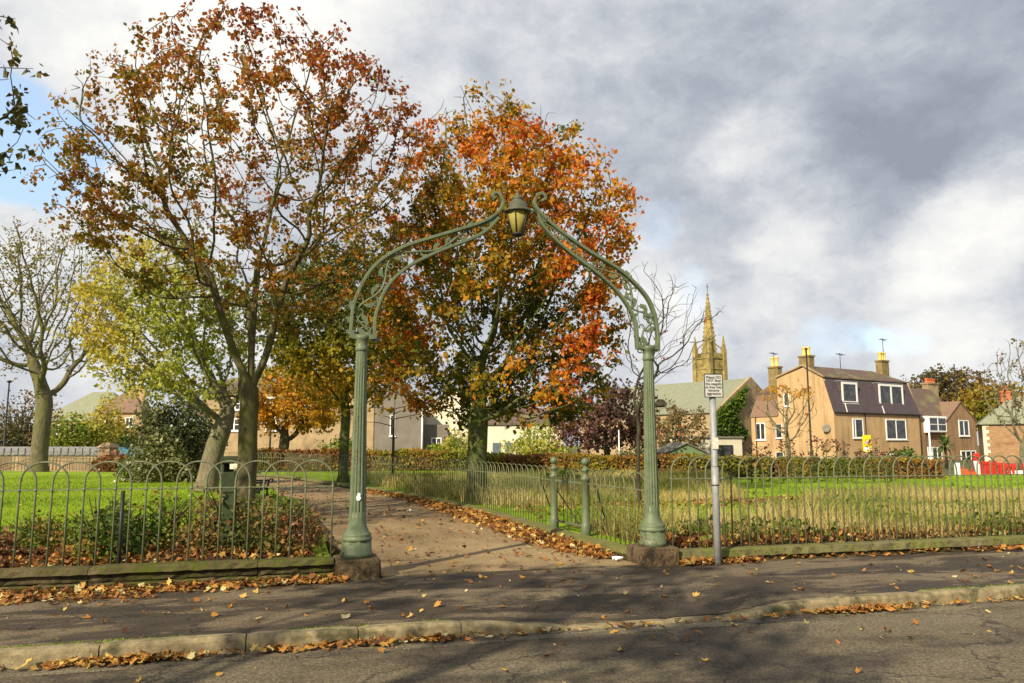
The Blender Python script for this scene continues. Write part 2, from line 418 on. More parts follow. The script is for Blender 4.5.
def old_paint(name, a, b, dirt):
    m, n = new_mat(name); p = n.obj()
    n1 = n.noise(p, 5, 6, .6); st_ = n.noise(n.scale(p, (1, 1, .12)), 16, 5, .65); ch = n.noise(p, 34, 5, .7); big = n.noise(p, 1.7, 3, .5)
    col = n.ramp(n1.outputs[0], [(.3, a), (.7, b)])
    col = n.mix(n.math('MULTIPLY', n.smooth(st_.outputs[0], .50, .70), .4), col, dirt)
    col = n.mix(n.math('MULTIPLY', n.smooth(n.math('ADD', n.math('MULTIPLY', ch.outputs[0], .7), n.math('MULTIPLY', big.outputs[0], .3)), .56, .60), .8), col, (.07, .045, .022))
    col = n.mix(n.math('MULTIPLY', n.smooth(ch.outputs[0], .36, .31), .35), col, (.24, .27, .20))
    finish(n, col, n.ramp(n1.outputs[0], [(.3, .42), (.7, .62)]), n.math('ADD', ch.outputs[0], n1.outputs[0]), .25, .008, spec=.38); return m
M['green_paint'] = old_paint('green_paint', (.085, .115, .06), (.122, .155, .085), (.05, .064, .028))
M['rail_paint'] = simple('rail_paint', (.10, .12, .058), (.155, .17, .10), 8, .55, .12, 70, spec=.35, c3=(.06, .052, .028))
M['cap_paint'] = old_paint('cap_paint', (.055, .062, .04), (.09, .095, .065), (.03, .03, .02))
M['dark_green'] = simple('dark_green_paint', (.014, .020, .008), (.022, .030, .012), 5, .8)
M['box_green'] = simple('green_cabinet_paint', (.03, .048, .016), (.04, .062, .022), 5, .8)
M['black'] = simple('black_iron', (.012, .012, .012), (.025, .022, .02), 8, .5)
M['steel'] = simple('galvanised_steel', (.22, .235, .24), (.30, .31, .315), 14, .6, .05, metal=.2)

# ------------------------------------------------------------------ ground, road, pavement, path
mb = MB(); mb.add([(-3000, -3000, -.32), (3000, -3000, -.32), (3000, 3000, -.32), (-3000, 3000, -.32)], [(0, 1, 2, 3)])
struct(mb.build('ground', M['earth']))
def strip(name, uvs, z0, z1, mat):
    mb = MB(); mb.prism([W(u, v)[:2] for u, v in uvs], z0, z1); return struct(mb.build(name, mat))
strip('road', [(-70, -10.5), (90, -10.5), (90, -2.362), (-70, -2.362)], -.30, -.125, M['road'])
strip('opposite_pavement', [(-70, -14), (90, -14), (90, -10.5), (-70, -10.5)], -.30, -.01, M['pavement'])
# kerb stones, lowered in front of the gate
def ktop(u):
    for a, b, za, zb in ((-1.15, -.1, .012, -.095), (-.1, 1.55, -.095, -.095), (1.55, 2.45, -.095, .012)):
        if a <= u <= b: return za + (zb - za) * (u - a) / (b - a)
    return .012
mb = MB(); u = -24.0
breaks = []
while u < 40:
    breaks.append(u); L = .92 + .2 * random.random(); u += L
breaks = [b for b in breaks if not (-1.5 < b < -.75 or -.3 < b < .05 or 1.3 < b < 1.8 or 2.2 < b < 2.7)] + [-1.15, -.1, 1.55, 2.45]
breaks.sort()
for a, b in zip(breaks, breaks[1:]):
    j = random.uniform(-.008, .008)
    a2, b2 = a + .005, b - .005
    cs = []
    ns = max(2, int((b2 - a2) / .09)); rings = []
    for k in range(ns + 1):
        x = a2 + (b2 - a2) * k / ns; zt = ktop(x) + j * .6; e = (.012 if k in (0, ns) else 0)
        rr = lambda: random.uniform(-.0018, .0018)
        rings.append([W(x, -2.36 + j + rr(), -.3), W(x, -2.36 + j + e + rr(), zt - .032 - e), W(x, -2.352 + j + e + rr(), zt - .012 - e), W(x, -2.332 + j + rr(), zt - e + rr()), W(x, -2.27, zt - e + rr()), W(x, -2.198, zt - .006 - e), W(x, -2.198, -.3)])
    vs = [p for r in rings for p in r]; q = 7
    fs = [(i * q + k, (i + 1) * q + k, (i + 1) * q + k + 1, i * q + k + 1) for i in range(ns) for k in range(q - 1)]
    fs += [tuple(range(q)), tuple(ns * q + k for k in range(q - 1, -1, -1))]
    mb.add(vs, fs, False)
struct(mb.build('kerb', M['kerb']))
def pav_z(u, v):
    t = min(1, max(0, (v + 2.2) / 1.2)); return min(0.0, ktop(u)) * (1 - t * t * (3 - 2 * t))
mb = MB(); us = [-70, -20, -3] + [-1.4 + .14 * k for k in range(30)] + [4, 20, 90]; vs_ = [-2.2, -2.2, -2.0, -1.75, -1.5, -1.25, -1.0, .42, .42]
gv = [W(a, b, -.3 if j in (0, 8) else pav_z(a, b)) for a in us for j, b in enumerate(vs_)]
mb.add(gv, [(i * 9 + j, (i + 1) * 9 + j, (i + 1) * 9 + j + 1, i * 9 + j + 1) for i in range(len(us) - 1) for j in range(8)])
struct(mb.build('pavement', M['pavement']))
M['gutter'] = asphalt('gutter_asphalt', [(.36, (.05, .042, .03)), (.47, (.085, .07, .047)), (.55, (.15, .125, .08)), (.66, (.19, .16, .10))], 1.2, (.5, 2, 1), .45)
strip('gutter', [(-70, -2.60), (90, -2.60), (90, -2.364), (-70, -2.364)], -.28, -.119, M['gutter'])
pathR = [(1.88, .42), (1.74, 3), (1.60, 8.33), (1.0, 13.5), (.08, 18), (-2.95, 30.8), (-9, 40), (-18, 45), (-40, 46)]
pathL = [(-1.6, .42), (-2.1, 5), (-2.3, 10), (-3.2, 18), (-6.2, 30), (-12, 37), (-20, 41), (-40, 42)]
strip('path', pathR + pathL[::-1], -.3, .006, M['path'])
strip('lawn', [(-2.15, .62)] + pathL[1:] + [(-70, 44), (-70, .62)], -.3, .19, M['lawn'])
off = [(u + .28, v) for u, v in pathR[1:]]
strip('garden_lawn', [(2.46, .66), (2.3, 1)] + off[:5] + [(-2.7, 30.8), (-4, 36), (14, 36), (16, 22.5), (70, 22.5), (70, .66)], -.3, .12, M['lawn'])
strip('street', [(13, 22.8), (70, 22.8), (70, 30), (13, 30)], -.3, -.2, M['road'])
# bed soil sheets
strip('bed_soil', [(-20, .63), (-2.3, .63), (-2.45, 4.5), (-20, 4.2)], .15, .196, M['bed'])
strip('garden_bed_soil', [(2.5, .67), (40, .67), (40, 1.9), (8, 1.9), (5.0, 5.0), (2.4, 4.6)], .08, .127, M['bed'])

# ------------------------------------------------------------------ low walls, kerb of the path
def lowwall(name, label, segs, v0, v1, h, mat, cope):
    root = thing(name, label, 'wall', W(segs[0], v0), RA)
    for a, b in zip(segs, segs[1:]):
        L = b - a; o = a - segs[0]; mb = MB(); ns = max(3, int(L / .09)); D = v1 - v0
        prof = [(.035, -.25), (.035, h * .25), (.05, h * .33), (.035, h * .42), (.04, h - cope - .015), (-.015, h - cope), (.02, h - .012), (.05, h), (D * .5, h + .006), (D - .03, h - .01), (D, h - .05), (D, -.25)]
        rings = []
        for k in range(ns + 1):
            x = o + .004 + (L - .008) * k / ns
            e = .012 if k in (0, ns) else 0
            rings.append([(x, y + random.uniform(-.009, .009) + (e if i < 6 else 0), z + (random.uniform(-.006, .006) if z > 0 else 0) - (e if i > 5 else 0)) for i, (y, z) in enumerate(prof)])
        q = len(prof); vs = [p for r in rings for p in r]
        fs = [(i * q + k, (i + 1) * q + k, (i + 1) * q + k + 1, i * q + k + 1) for i in range(ns) for k in range(q - 1)] + [tuple(range(q)), tuple(ns * q + k for k in range(q - 1, -1, -1))]
        mb.add(vs, fs); mb.build('wall_stone', mat, root)
    return root
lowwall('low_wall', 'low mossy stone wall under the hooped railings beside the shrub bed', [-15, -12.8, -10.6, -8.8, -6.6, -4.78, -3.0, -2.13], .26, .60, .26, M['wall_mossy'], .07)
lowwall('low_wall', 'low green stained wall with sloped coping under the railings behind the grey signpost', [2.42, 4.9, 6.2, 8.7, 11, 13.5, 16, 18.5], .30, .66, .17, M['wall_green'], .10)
mb = MB()
pe = [Vector((W(u + .02, v).x, W(u + .02, v).y)) for u, v in [(1.98, .68)] + pathR[1:7]]
rows = []
for i, p in enumerate(pe):
    t = (pe[min(i + 1, len(pe) - 1)] - pe[max(i - 1, 0)]).normalized(); nrm = Vector((t.y, -t.x))
    rows.append([(p.x + nrm.x * o, p.y + nrm.y * o, z) for o, z in ((0, -.2), (.0, .06), (.03, .12), (.2, .15), (.27, .1), (.27, -.2))])
q = 6; vs = [p for r in rows for p in r]
mb.add(vs, [(i * q + k, i * q + k + 1, (i + 1) * q + k + 1, (i + 1) * q + k) for i in range(len(rows) - 1) for k in range(q - 1)] + [tuple(range(q - 1, -1, -1)), tuple((len(rows) - 1) * q + k for k in range(q))])
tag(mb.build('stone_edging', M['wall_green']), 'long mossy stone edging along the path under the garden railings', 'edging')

# ------------------------------------------------------------------ hooped railings
def arc_hoop(s, zb, zr, zt, r=.0085):
    """one hoop spanning three bar gaps with a single bar between its neighbours"""
    mb = MB(); w = 1.5 * s
    pts = [(0, 0, zb), (0, 0, zr)]; 
    for k in range(13):
        a = math.pi * k / 12
        pts.append((w - w * math.cos(a), .012 * math.sin(a) , zr + .06 + (zt - zr - .06) * math.sin(a) ** .85))
    pts += [(3 * s, 0, zr), (3 * s, 0, zb)]
    for x in (0, 3 * s):
        mb.tube([(x, 0, zr - .016), (x, 0, zr - .009), (x, 0, zr + .009), (x, 0, zr + .016)], [r, r * 1.75, r * 1.75, r], 6)
    mb.tube(pts, r, 6)
    return mb
def railing(name, label, pts, s, zb, zr, zt, group=None, r=.0085, posts=(), braces=(), post_r=.022, endpad=0):
    """hooped railing along a polyline of world xy points"""
    root = thing(name, label, 'railing', (pts[0][0], pts[0][1], 0), 0, group)
    o0 = Vector((pts[0][0], pts[0][1], 0))
    P3 = [Vector((p[0], p[1], 0)) for p in pts]
    first = None; carry = 0.0
    railmb = MB()
    for a, b in zip(P3, P3[1:]):
        d = b - a; L = d.length; d.normalize(); ang = math.atan2(d.y, d.x)
        nper = int(L / (2 * s) + .5)
        sc = L / (nper * 2 * s)
        for k in range(nper):
            q = a + d * (k * 2 * s * sc) - o0
            if first is None:
                first = arc_hoop(s, zb, zr, zt, r).build('hoop', M['rail_paint'], root); h = first
            else:
                h = first.copy(); COL.objects.link(h); h.parent = root
            h.location = q; h.rotation_euler = (0, 0, ang); h.scale = (sc, 1, 1)
        nx, ny = -d.y * .012, d.x * .012
        for z in (zr,):
            aa, bb = a - o0, b - o0 + d * .0
            railmb.hexa([(aa.x - nx, aa.y - ny, z - .007), (bb.x - nx, bb.y - ny, z - .007), (bb.x + nx, bb.y + ny, z - .007), (aa.x + nx, aa.y + ny, z - .007),
                         (aa.x - nx, aa.y - ny, z + .007), (bb.x - nx, bb.y - ny, z + .007), (bb.x + nx, bb.y + ny, z + .007), (aa.x + nx, aa.y + ny, z + .007)])
    railmb.build('rail', M['rail_paint'], root)
    tot = 0
    def along(t):
        for a, b in zip(P3, P3[1:]):
            L = (b - a).length
            if t <= L: return a + (b - a).normalized() * t - o0, (b - a).normalized()
            t -= L
        return P3[-1] - o0, (P3[-1] - P3[-2]).normalized()
    for t in posts:
        q, d = along(t); mb = MB(); mb.tube([(q.x, q.y, 0.1), (q.x, q.y, zr - .02)], post_r, 6); mb.build('post', M['black'], root)
    for t in braces:
        q, d = along(t); nn = Vector((-d.y, d.x, 0)); mb = MB()
        if nn.dot(Vector((0.96, .28, 0))) < 0: nn = -nn
        mb.tube([q + Vector((0, 0, zr)), q + nn * .35 + d * .5 + Vector((0, 0, zr * .5)), q + nn * .6 + d * .75 + Vector((0, 0, .1))], .013, 5); mb.build('brace', M['black'], root)
    return root
def wl(us, v): return [W(u, v)[:2] for u in us]
railing('hooped_railing', 'green hooped iron railing standing on the low mossy wall beside the shrub bed', wl([-2.16, -13.5], .46), .163, .24, 1.10, 1.41, posts=(2.35, 5.4), r=.0118)
railing('hooped_railing', 'green hooped iron railing on the low wall with sloped coping behind the grey signpost', wl([2.46, 17.2], .50), .135, .15, 1.13, 1.43, r=.0112)
fl = [(2.12, .62), (2.05, 2.62)]
railing('hooped_railing', 'short hooped railing between the gateway column and the first gate post', [W(*p)[:2] for p in fl], .165, .12, .97, 1.21, group=None, braces=(1.7,), r=.009)
fl = [(1.93, 4.12), (1.80, 8.33), (1.2, 13.5), (.28, 18), (-2.72, 30.8)]
railing('hooped_railing', 'long hooped railing running along the path past the orange tree', [W(*p)[:2] for p in fl], .165, .12, .97, 1.21, braces=(.6, 5.5, 10.5), r=.009)
fl = [(-2.75, 30.9), (-5, 35.2), (-8.8, 40.1), (-18, 45.2), (-24, 45.8)]
railing('hooped_railing', 'far hooped railing where the path bends away beyond the trees', [W(*p)[:2] for p in fl], .24, .1, .97, 1.21, r=.012)
# low garden gate between its two posts
def gatepost(uv, label):
    root = thing('gate_post', label, 'gate post', W(*uv, 0), RA, None)
    mb = MB(); mb.lathe([(.085, .02), (.085, .30), (.075, .32), (.068, .34), (.066, 1.02), (.08, 1.03), (.08, 1.06), (.05, 1.09), (.045, 1.16), (.07, 1.175), (.07, 1.2), (.035, 1.22), (.03, 1.26)], 12); mb.build('shaft', M['green_paint'], root)
    mb = MB(); mb.lathe([(.02, 1.255), (.05, 1.275), (.068, 1.31), (.068, 1.335), (.05, 1.37), (.015, 1.39)], 14); mb.build('ball_finial', M['green_paint'], root)
gatepost((2.04, 2.72), 'stout green gate post with ball top, the one nearer the gateway column')
gatepost((1.94, 4.02), 'stout green gate post with ball top, on the far side of the small gate')
g0, g1 = W(2.035, 2.83), W(1.945, 3.91); d = (g1 - g0); ang = math.atan2(d.y, d.x); L = d.length
root = thing('garden_gate', 'small closed hooped iron gate between two green posts', 'gate', g0, ang)
s = L / 7
h0 = arc_hoop(s, .27, .97, 1.2, .009).build('hoop', M['rail_paint'], root)
for k in (2, 4):
    h = h0.copy(); COL.objects.link(h); h.parent = root; h.location = (k * s, 0, 0)
for z in (.27, .97):
    mb = MB(); mb.box(-.02, L + .02, -.014, .014, z - .018, z + .018); mb.build('rail', M['green_paint'], root)
mb = MB(); mb.tube([(L * .92, .02, .80), (L * .5, .02, .55), (.15, .02, .3)], .011, 5); mb.build('brace', M['black'], root)

# ------------------------------------------------------------------ the gateway arch
GC = W(.14, .50)
arch = thing('gateway_arch', 'tall green cast iron gateway arch of two fluted columns carrying a lantern', 'gateway', GC, RA)
colx = (-1.99, 2.01)
pl = []
for x in colx:
    mb = MB(); wv = .27; ns = 9
    # rough stone block with a tooled margin
    mb.cbox(x - wv, x + wv, -wv, wv, -.28, .235, .018)
    for face in range(4):
        N_ = 9; gv = []
        for i in range(N_ + 1):
            for j in range(5):
                a = -wv + .035 + (2 * wv - .07) * i / N_; z = -.06 + .255 * j / 4
                edge = i in (0, N_) or j in (0, 4)
                o = wv + (.001 if edge else .012 + random.uniform(-.008, .012))
                q = [(a, -o), (o, a), (-a, o), (-o, -a)][face]; gv.append((x + q[0], q[1], z))
        mb.add(gv, [(i * 5 + j, (i + 1) * 5 + j, (i + 1) * 5 + j + 1, i * 5 + j + 1) for i in range(N_) for j in range(4)])
    mb.build('plinth', M['plinth'], arch)
    mb = MB()
    mb.lathe([(.20, .235), (.20, .29), (.185, .305), (.178, .44)], 8)
    mb.lathe([(.17, .425), (.186, .445), (.186, .47), (.17, .48), (.176, .50), (.176, .515), (.152, .53), (.138, .56), (.114, .62), (.104, .70), (.102, .78)], 28)
    mb.lathe([(.110, .60), (.106, .70), (.102, .86), (.097, 1.2), (.087, 1.8), (.077, 2.4), (.071, 2.80)], 42, flute=(3, .12, .66, 2.79), smooth=False)
    mb.lathe([(.076, 2.78), (.083, 2.80), (.083, 2.83), (.074, 2.84), (.072, 2.90), (.082, 2.925), (.092, 2.95), (.092, 2.985)], 20)
    mb.v = [(p[0] + x, p[1], p[2]) for p in mb.v]
    c = mb.build('column', M['green_paint'], arch)
    if x < 0:
        mb = MB(); pts = [(-.02, .0), (.012, .005), (.03, .03), (.018, .05), (.022, .085), (-.004, .1), (-.016, .07), (-.03, .04)]
        mb.slab([(x + a - .0 , -.107, .92 + z) for a, z in pts], (0, .02, 0)); mb.build('torn_sticker', simple('sticker_white', (.7, .7, .68), (.8, .8, .78), 20), c)
def catmull(pts, m=8):
    p = [Vector((a, 0, b)) for a, b in pts]; p = [2 * p[0] - p[1]] + p + [2 * p[-1] - p[-2]]; out = []
    for i in range(1, len(p) - 2):
        for k in range(m):
            t = k / m; a, b, c, d = p[i - 1], p[i], p[i + 1], p[i + 2]
            out.append(.5 * ((2 * b) + (c - a) * t + (2 * a - 5 * b + 4 * c - d) * t * t + (3 * b - a - 3 * c + d) * t ** 3))
    return out + [p[-2]]
def bar(mb, pts, wd, dp):     # flat bar swept in the arch plane
    m = len(pts); vs = []
    for i, p in enumerate(pts):
        t = (pts[min(i + 1, m - 1)] - pts[max(i - 1, 0)]).normalized(); nn = Vector((-t.z, 0, t.x)); ww = wd[i] if hasattr(wd, '__len__') else wd
        b = .3 * ww
        vs += [p + nn * ww + Vector((0, -dp + b, 0)), p + nn * (ww - b) + Vector((0, -dp, 0)), p - nn * (ww - b) + Vector((0, -dp, 0)), p - nn * ww + Vector((0, -dp + b, 0)),
               p - nn * ww + Vector((0, dp - b, 0)), p - nn * (ww - b) + Vector((0, dp, 0)), p + nn * (ww - b) + Vector((0, dp, 0)), p + nn * ww + Vector((0, dp - b, 0))]
    mb.add(vs, [(i * 8 + k, i * 8 + (k + 1) % 8, (i + 1) * 8 + (k + 1) % 8, (i + 1) * 8 + k) for i in range(m - 1) for k in range(8)] + [tuple(range(7, -1, -1)), tuple((m - 1) * 8 + k for k in range(8))])
def arm(x, sg, outer, inner, curlc):
    T = lambda l: [(x + sg * a, b) for a, b in l]
    o = catmull(T(outer)); i_ = catmull(T(inner)); mb = MB()
    bar(mb, o, .021, .045); bar(mb, i_, .020, .043)
    # solid spandrel where the two rails meet, bracket head at the column
    k = len(inner) - 1
    a, b = Vector((*T([inner[-1]])[0],)), None
    pts = [T([p])[0] for p in outer[-5:-2]]
    head = T([(-.17, 2.98), (.17, 2.98), (.175, 3.07), (.12, 3.03), (.08, 3.035), (.0, 3.09), (-.08, 3.035), (-.12, 3.03), (-.175, 3.07)])
    mb.slab([(p[0], -.05, p[1]) for p in T([(-.16, 2.95), (-.06, 2.93), (.06, 2.93), (.18, 2.95), (.185, 3.06), (.14, 3.0), (-.1, 3.0), (-.155, 3.06)])], (0, .10, 0))
    A = mb.build('arm', M['green_paint'], arch)
    # web plate close to the lantern
    mb = MB(); io = [o[int(len(o) * f)] for f in (.72, .76, .80, .84)]
    ii = [i_[-1], i_[int(len(i_) * .95)], i_[int(len(i_) * .90)]]
    mb.slab([p + Vector((0, -.018, 0)) for p in io + ii], (0, .036, 0)); mb.build('web_plate', M['green_paint'], A)
    # scrollwork: a wavy stem between the rails with leaves and tendrils
    mb = MB(); st = []; n_ = 78; fo = .74
    for k in range(n_ + 1):
        f = k / n_; p = o[min(len(o) - 1, int(f * fo * (len(o) - 1) + .5))]
        q = min(i_, key=lambda r: (r - p).length) if f > .12 else i_[0] + Vector((0, 0, (p.z - 3.0) * .8))
        m_ = .5 + .34 * math.sin(f * 6.2 * math.pi)
        st.append(p.lerp(q, m_))
    st = [st[0]] + [(st[i - 1] + st[i] * 2 + st[i + 1]) / 4 for i in range(1, n_)] + [st[-1]]
    mb.tube(st, .014, 6)
    for k in range(3, n_ - 5, 4):
        p = st[k]; t = (st[k + 1] - st[k - 1]).normalized(); s2 = 1 if (k // 5) % 2 else -1; nn = Vector((-t.z, 0, t.x)) * s2
        L = .15 - .06 * k / n_
        lf = [p, p + t * L * .35 + nn * L * .35, p + t * L * .8 + nn * L * .42, p + t * L * 1.05 + nn * L * .75, p + t * L * .45 + nn * L * .85, p + t * L * .1 + nn * L * .5]
        mb.slab([q + Vector((0, -.012, 0)) for q in lf], (0, .03, 0))
        cu = []
        for j in range(9):
            a_ = j / 8 * 4.6; rr = L * .42 * (1 - j / 11)
            cu.append(p - nn * L * .42 + nn * rr * math.cos(a_) + t * rr * math.sin(a_))
        mb.tube(cu, .010, 5)
    mb.build('scrollwork', M['green_paint'], A)
    # curled end
    mb = MB(); c = T([curlc])[0]; e = o[-1]; cv = [e]; v0 = e - Vector((c[0], 0, c[1])); a0 = math.atan2(v0.z, v0.x); r0 = v0.length
    for j in range(1, 9): cv.append(Vector((c[0] + r0 * (1 - j / 14) * math.cos(a0 + sg * j * .5), 0, c[1] + r0 * (1 - j / 14) * math.sin(a0 + sg * j * .5))))
    bar(mb, cv, [.024] * 5 + [.02, .018, .014, .01], .035)
    mb.lathe([(.0, -.04), (.03, -.03), (.03, .03), (.0, .04)], 10); 
    k0 = len(mb.v) - 40
    for j in range(k0, len(mb.v)):
        p = mb.v[j]; q = cv[-1]; mb.v[j] = (q.x + p[0], p[2], q.z + p[1])
    mb.build('scroll_end', M['green_paint'], A)
arm(colx[0], 1, [(-.15, 2.99), (-.14, 3.10), (-.10, 3.44), (.11, 3.87), (.47, 4.16), (.99, 4.375), (1.50, 4.57), (1.75, 4.72), (1.86, 4.88), (1.83, 4.99)],
    [(.16, 2.99), (.155, 3.09), (.18, 3.32), (.32, 3.66), (.59, 3.93), (.99, 4.16), (1.40, 4.35), (1.64, 4.50), (1.80, 4.68)], (1.76, 4.975))
arm(colx[1], -1, [(-.15, 2.92), (-.145, 3.23), (-.09, 3.5), (.05, 3.75), (.41, 4.06), (.87, 4.30), (1.32, 4.575), (1.59, 4.79), (1.68, 4.93), (1.65, 5.03)],
    [(.16, 2.94), (.175, 3.1), (.21, 3.38), (.42, 3.71), (.72, 3.97), (1.05, 4.19), (1.36, 4.42), (1.56, 4.62), (1.63, 4.76)], (1.57, 5.015))
# lantern
LX = .085
mlamp, nn_ = new_mat('lantern_glass'); finish(nn_, nn_.ramp(nn_.noise(nn_.obj(), 5, 3).outputs[0], [(.3, (.36, .31, .07)), (.7, (.48, .42, .11))]), .25, spec=.5, translucent=.35)
mb = MB(); mb.lathe([(.075, 4.475), (.155, 4.80)], 6); mb.v = [(p[0] + LX, p[1], p[2]) for p in mb.v]
lan = mb.build('lantern', mlamp, arch)
mb = MB()
for k in range(6):
    a = 2 * math.pi * k / 6; mb.tube([(LX + .079 * math.cos(a), .079 * math.sin(a), 4.47), (LX + .159 * math.cos(a), .159 * math.sin(a), 4.805)], .009, 4)
mb.build('lantern_frame', M['black'], lan)
mb = MB(); mb.lathe([(.0, 4.43), (.03, 4.432), (.06, 4.45), (.088, 4.462), (.088, 4.482), (.07, 4.484)], 12); mb.v = [(p[0] + LX, p[1], p[2]) for p in mb.v]; mb.build('lantern_base', M['black'], lan)
mb = MB(); mb.lathe([(.17, 4.78), (.19, 4.785), (.185, 4.80), (.15, 4.83), (.135, 4.84), (.135, 4.87), (.125, 4.875), (.115, 4.92), (.08, 4.95), (.075, 4.965), (.085, 4.97), (.075, 4.995), (.04, 5.015), (.03, 5.03), (.034, 5.045), (.012, 5.06), (.012, 5.10), (.0, 5.115)], 18)
mb.v = [(p[0] + LX, p[1], p[2]) for p in mb.v]; mb.build('lantern_cap', M['cap_paint'], lan)
for x0, x1, z in ((-.135, LX - .19, 4.80), (LX + .19, .34, 4.85)):
    mb = MB(); mb.tube([(x0, 0, z), ((x0 + x1) / 2, 0, z - .02), (x1, 0, 4.80)], .018, 6); mb.build('bracket', M['green_paint'], lan)

# ------------------------------------------------------------------ grey signpost
sp = W(2.93, .13)
root = thing('signpost', 'grey metal signpost with a small white notice about feeding seagulls', 'sign', sp, 0)
mb = MB(); mb.tube([(0, 0, -.1), (0, 0, 1.0), (0, 0, 1.3)], .049, 14); mb.tube([(0, 0, 1.3), (0, 0, 1.32), (0, 0, 2.53)], [.049, .045, .045], 14); mb.build('pole', M['steel'], root)
pa = R(6)
fx = link('notice_plate', None, root); COL.objects.unlink(fx); bpy.data.objects.remove(fx)
zc = 2.415
def onplate(name, mbx, mat, par):
    ca, sa = math.cos(pa), math.sin(pa)
    mbx.v = [(p[0] * ca - p[1] * sa, p[0] * sa + p[1] * ca, p[2]) for p in mbx.v]
    return mbx.build(name, mat, par)
mb = MB(); mb.box(-.135, .135, -.062, -.052, zc - .165, zc + .165)
plate = onplate('notice_plate', mb, simple('plate_white', (.40, .40, .38), (.46, .46, .44), 6), root)
mb = MB(); t = .011
for x0, x1, z0, z1 in ((-.135, .135, .165 - t, .165), (-.135, .135, -.165, -.165 + t), (-.135, -.135 + t, -.165 + t, .165 - t), (.135 - t, .135, -.165 + t, .165 - t)): mb.box(x0, x1, -.066, -.0622, zc + z0, zc + z1)
onplate('plate_border', mb, M['black'], plate)
mb = MB(); mb.box(-.055, .055, -.052, .055, zc - .03, zc + .03); onplate('clamp', mb, M['black'], root)
def text_obj(name, lines, parent, mat, size, origin, lead, ang):
    cu = bpy.data.curves.new(name, 'FONT'); cu.body = '\n'.join(lines); cu.size = size; cu.align_x = 'CENTER'; cu.align_y = 'CENTER'; cu.space_line = lead; cu.extrude = .001; cu.offset = .0005
    tmp = bpy.data.objects.new(name, cu); COL.objects.link(tmp); bpy.context.view_layer.update()
    me = bpy.data.meshes.new_from_object(tmp.evaluated_get(bpy.context.evaluated_depsgraph_get())); bpy.data.objects.remove(tmp)
    me.materials.clear(); me.materials.append(mat)
    o = link(name, me, parent, origin); o.rotation_euler = (R(90), 0, ang); return o
text_obj('notice_text', ['Please DO', 'NOT feed', 'the seagulls', 'as they may', 'become', 'aggressive'], plate, M['black'], .049, (.064 * math.sin(pa), -.064 * math.cos(pa), zc), .92, pa)
mb = MB(); mb.box(-.042, .042, -.056, -.045, 1.545, 1.70); onplate('sticker', mb, simple('sticker_paper', (.45, .43, .36), (.60, .58, .5), 30), root)
mb = MB(); mb.tube([(0, 0, 1.05), (0, 0, 1.065)], .0525, 14); mb.build('pole_strap', M['black'], root)
# ------------------------------------------------------------------ vegetation materials
def bark(name, a, b, moss, scale=9, mamt=.5):
    m, n = new_mat(name); p = n.obj(); v = n.scale(p, (1, 1, .35))
    n1 = n.noise(v, scale, 6, .65); n2 = n.noise(p, 1.6, 4, .6); n3 = n.noise(v, scale * 3, 5, .7)
    col = n.ramp(n1.outputs[0], [(.32, a), (.66, b)])
    col = n.mix(n.math('MULTIPLY', n.smooth(n2.outputs[0], .42, .6), mamt), col, moss)
    finish(n, col, .9, n.math('ADD', n1.outputs[0], n3.outputs[0]), .8, .03, spec=.15); return m
M['bark'] = bark('bark_green_grey', (.05, .042, .022), (.14, .115, .065), (.105, .11, .025), mamt=.65)
M['bark_light'] = bark('bark_pale', (.09, .075, .05), (.22, .19, .13), (.11, .13, .05))
M['bark_dark'] = bark('bark_dark', (.025, .021, .016), (.07, .058, .042), (.05, .055, .022))
M['bark_grey'] = bark('bark_grey', (.07, .06, .04), (.17, .145, .09), (.12, .125, .035), mamt=.6)
M['bark_moss'] = bark('bark_moss', (.05, .055, .025), (.10, .11, .045), (.085, .115, .02), mamt=.7)
AUT = [(0, (.06, .085, .008)), (.2, (.14, .14, .010)), (.38, (.32, .22, .014)), (.58, (.58, .26, .020)), (.78, (.60, .17, .018)), (.94, (.46, .09, .016)), (1, (.32, .05, .015))]
M['leaf_autumn'] = leaf_mat('leaf_autumn', AUT, .45)
M['leaf_russet'] = leaf_mat('leaf_russet', [(0, (.09, .11, .012)), (.25, (.22, .18, .018)), (.48, (.38, .175, .020)), (.72, (.36, .105, .018)), (1, (.22, .05, .016))], .45)
M['leaf_lime'] = leaf_mat('leaf_lime', [(0, (.07, .10, .008)), (.3, (.18, .22, .018)), (.6, (.33, .36, .045)), (.85, (.47, .46, .10)), (1, (.48, .36, .04))], .42)
M['leaf_yellow'] = leaf_mat('leaf_yellow', [(0, (.07, .085, .008)), (.3, (.20, .18, .012)), (.65, (.42, .27, .015)), (1, (.50, .22, .015))], .42)
M['leaf_holly'] = leaf_mat('leaf_holly', [(0, (.03, .04, .013)), (.5, (.085, .10, .035)), (.85, (.17, .18, .065)), (1, (.27, .26, .11))], .1, .35)
M['leaf_green'] = leaf_mat('leaf_green', [(0, (.03, .06, .008)), (.5, (.085, .15, .012)), (.85, (.17, .23, .02)), (1, (.26, .27, .03))], .3)
M['leaf_dark'] = leaf_mat('leaf_dark', [(0, (.03, .04, .01)), (.6, (.085, .085, .018)), (1, (.17, .11, .02))], .25)
M['leaf_bed'] = leaf_mat('leaf_bed', [(0, (.04, .075, .010)), (.4, (.10, .16, .018)), (.68, (.19, .22, .03)), (.85, (.25, .17, .03)), (1, (.28, .09, .035))], .3)
M['leaf_rose'] = leaf_mat('leaf_rose', [(0, (.05, .075, .014)), (.35, (.14, .15, .03)), (.6, (.24, .15, .045)), (.8, (.26, .095, .045)), (1, (.32, .17, .10))], .3)
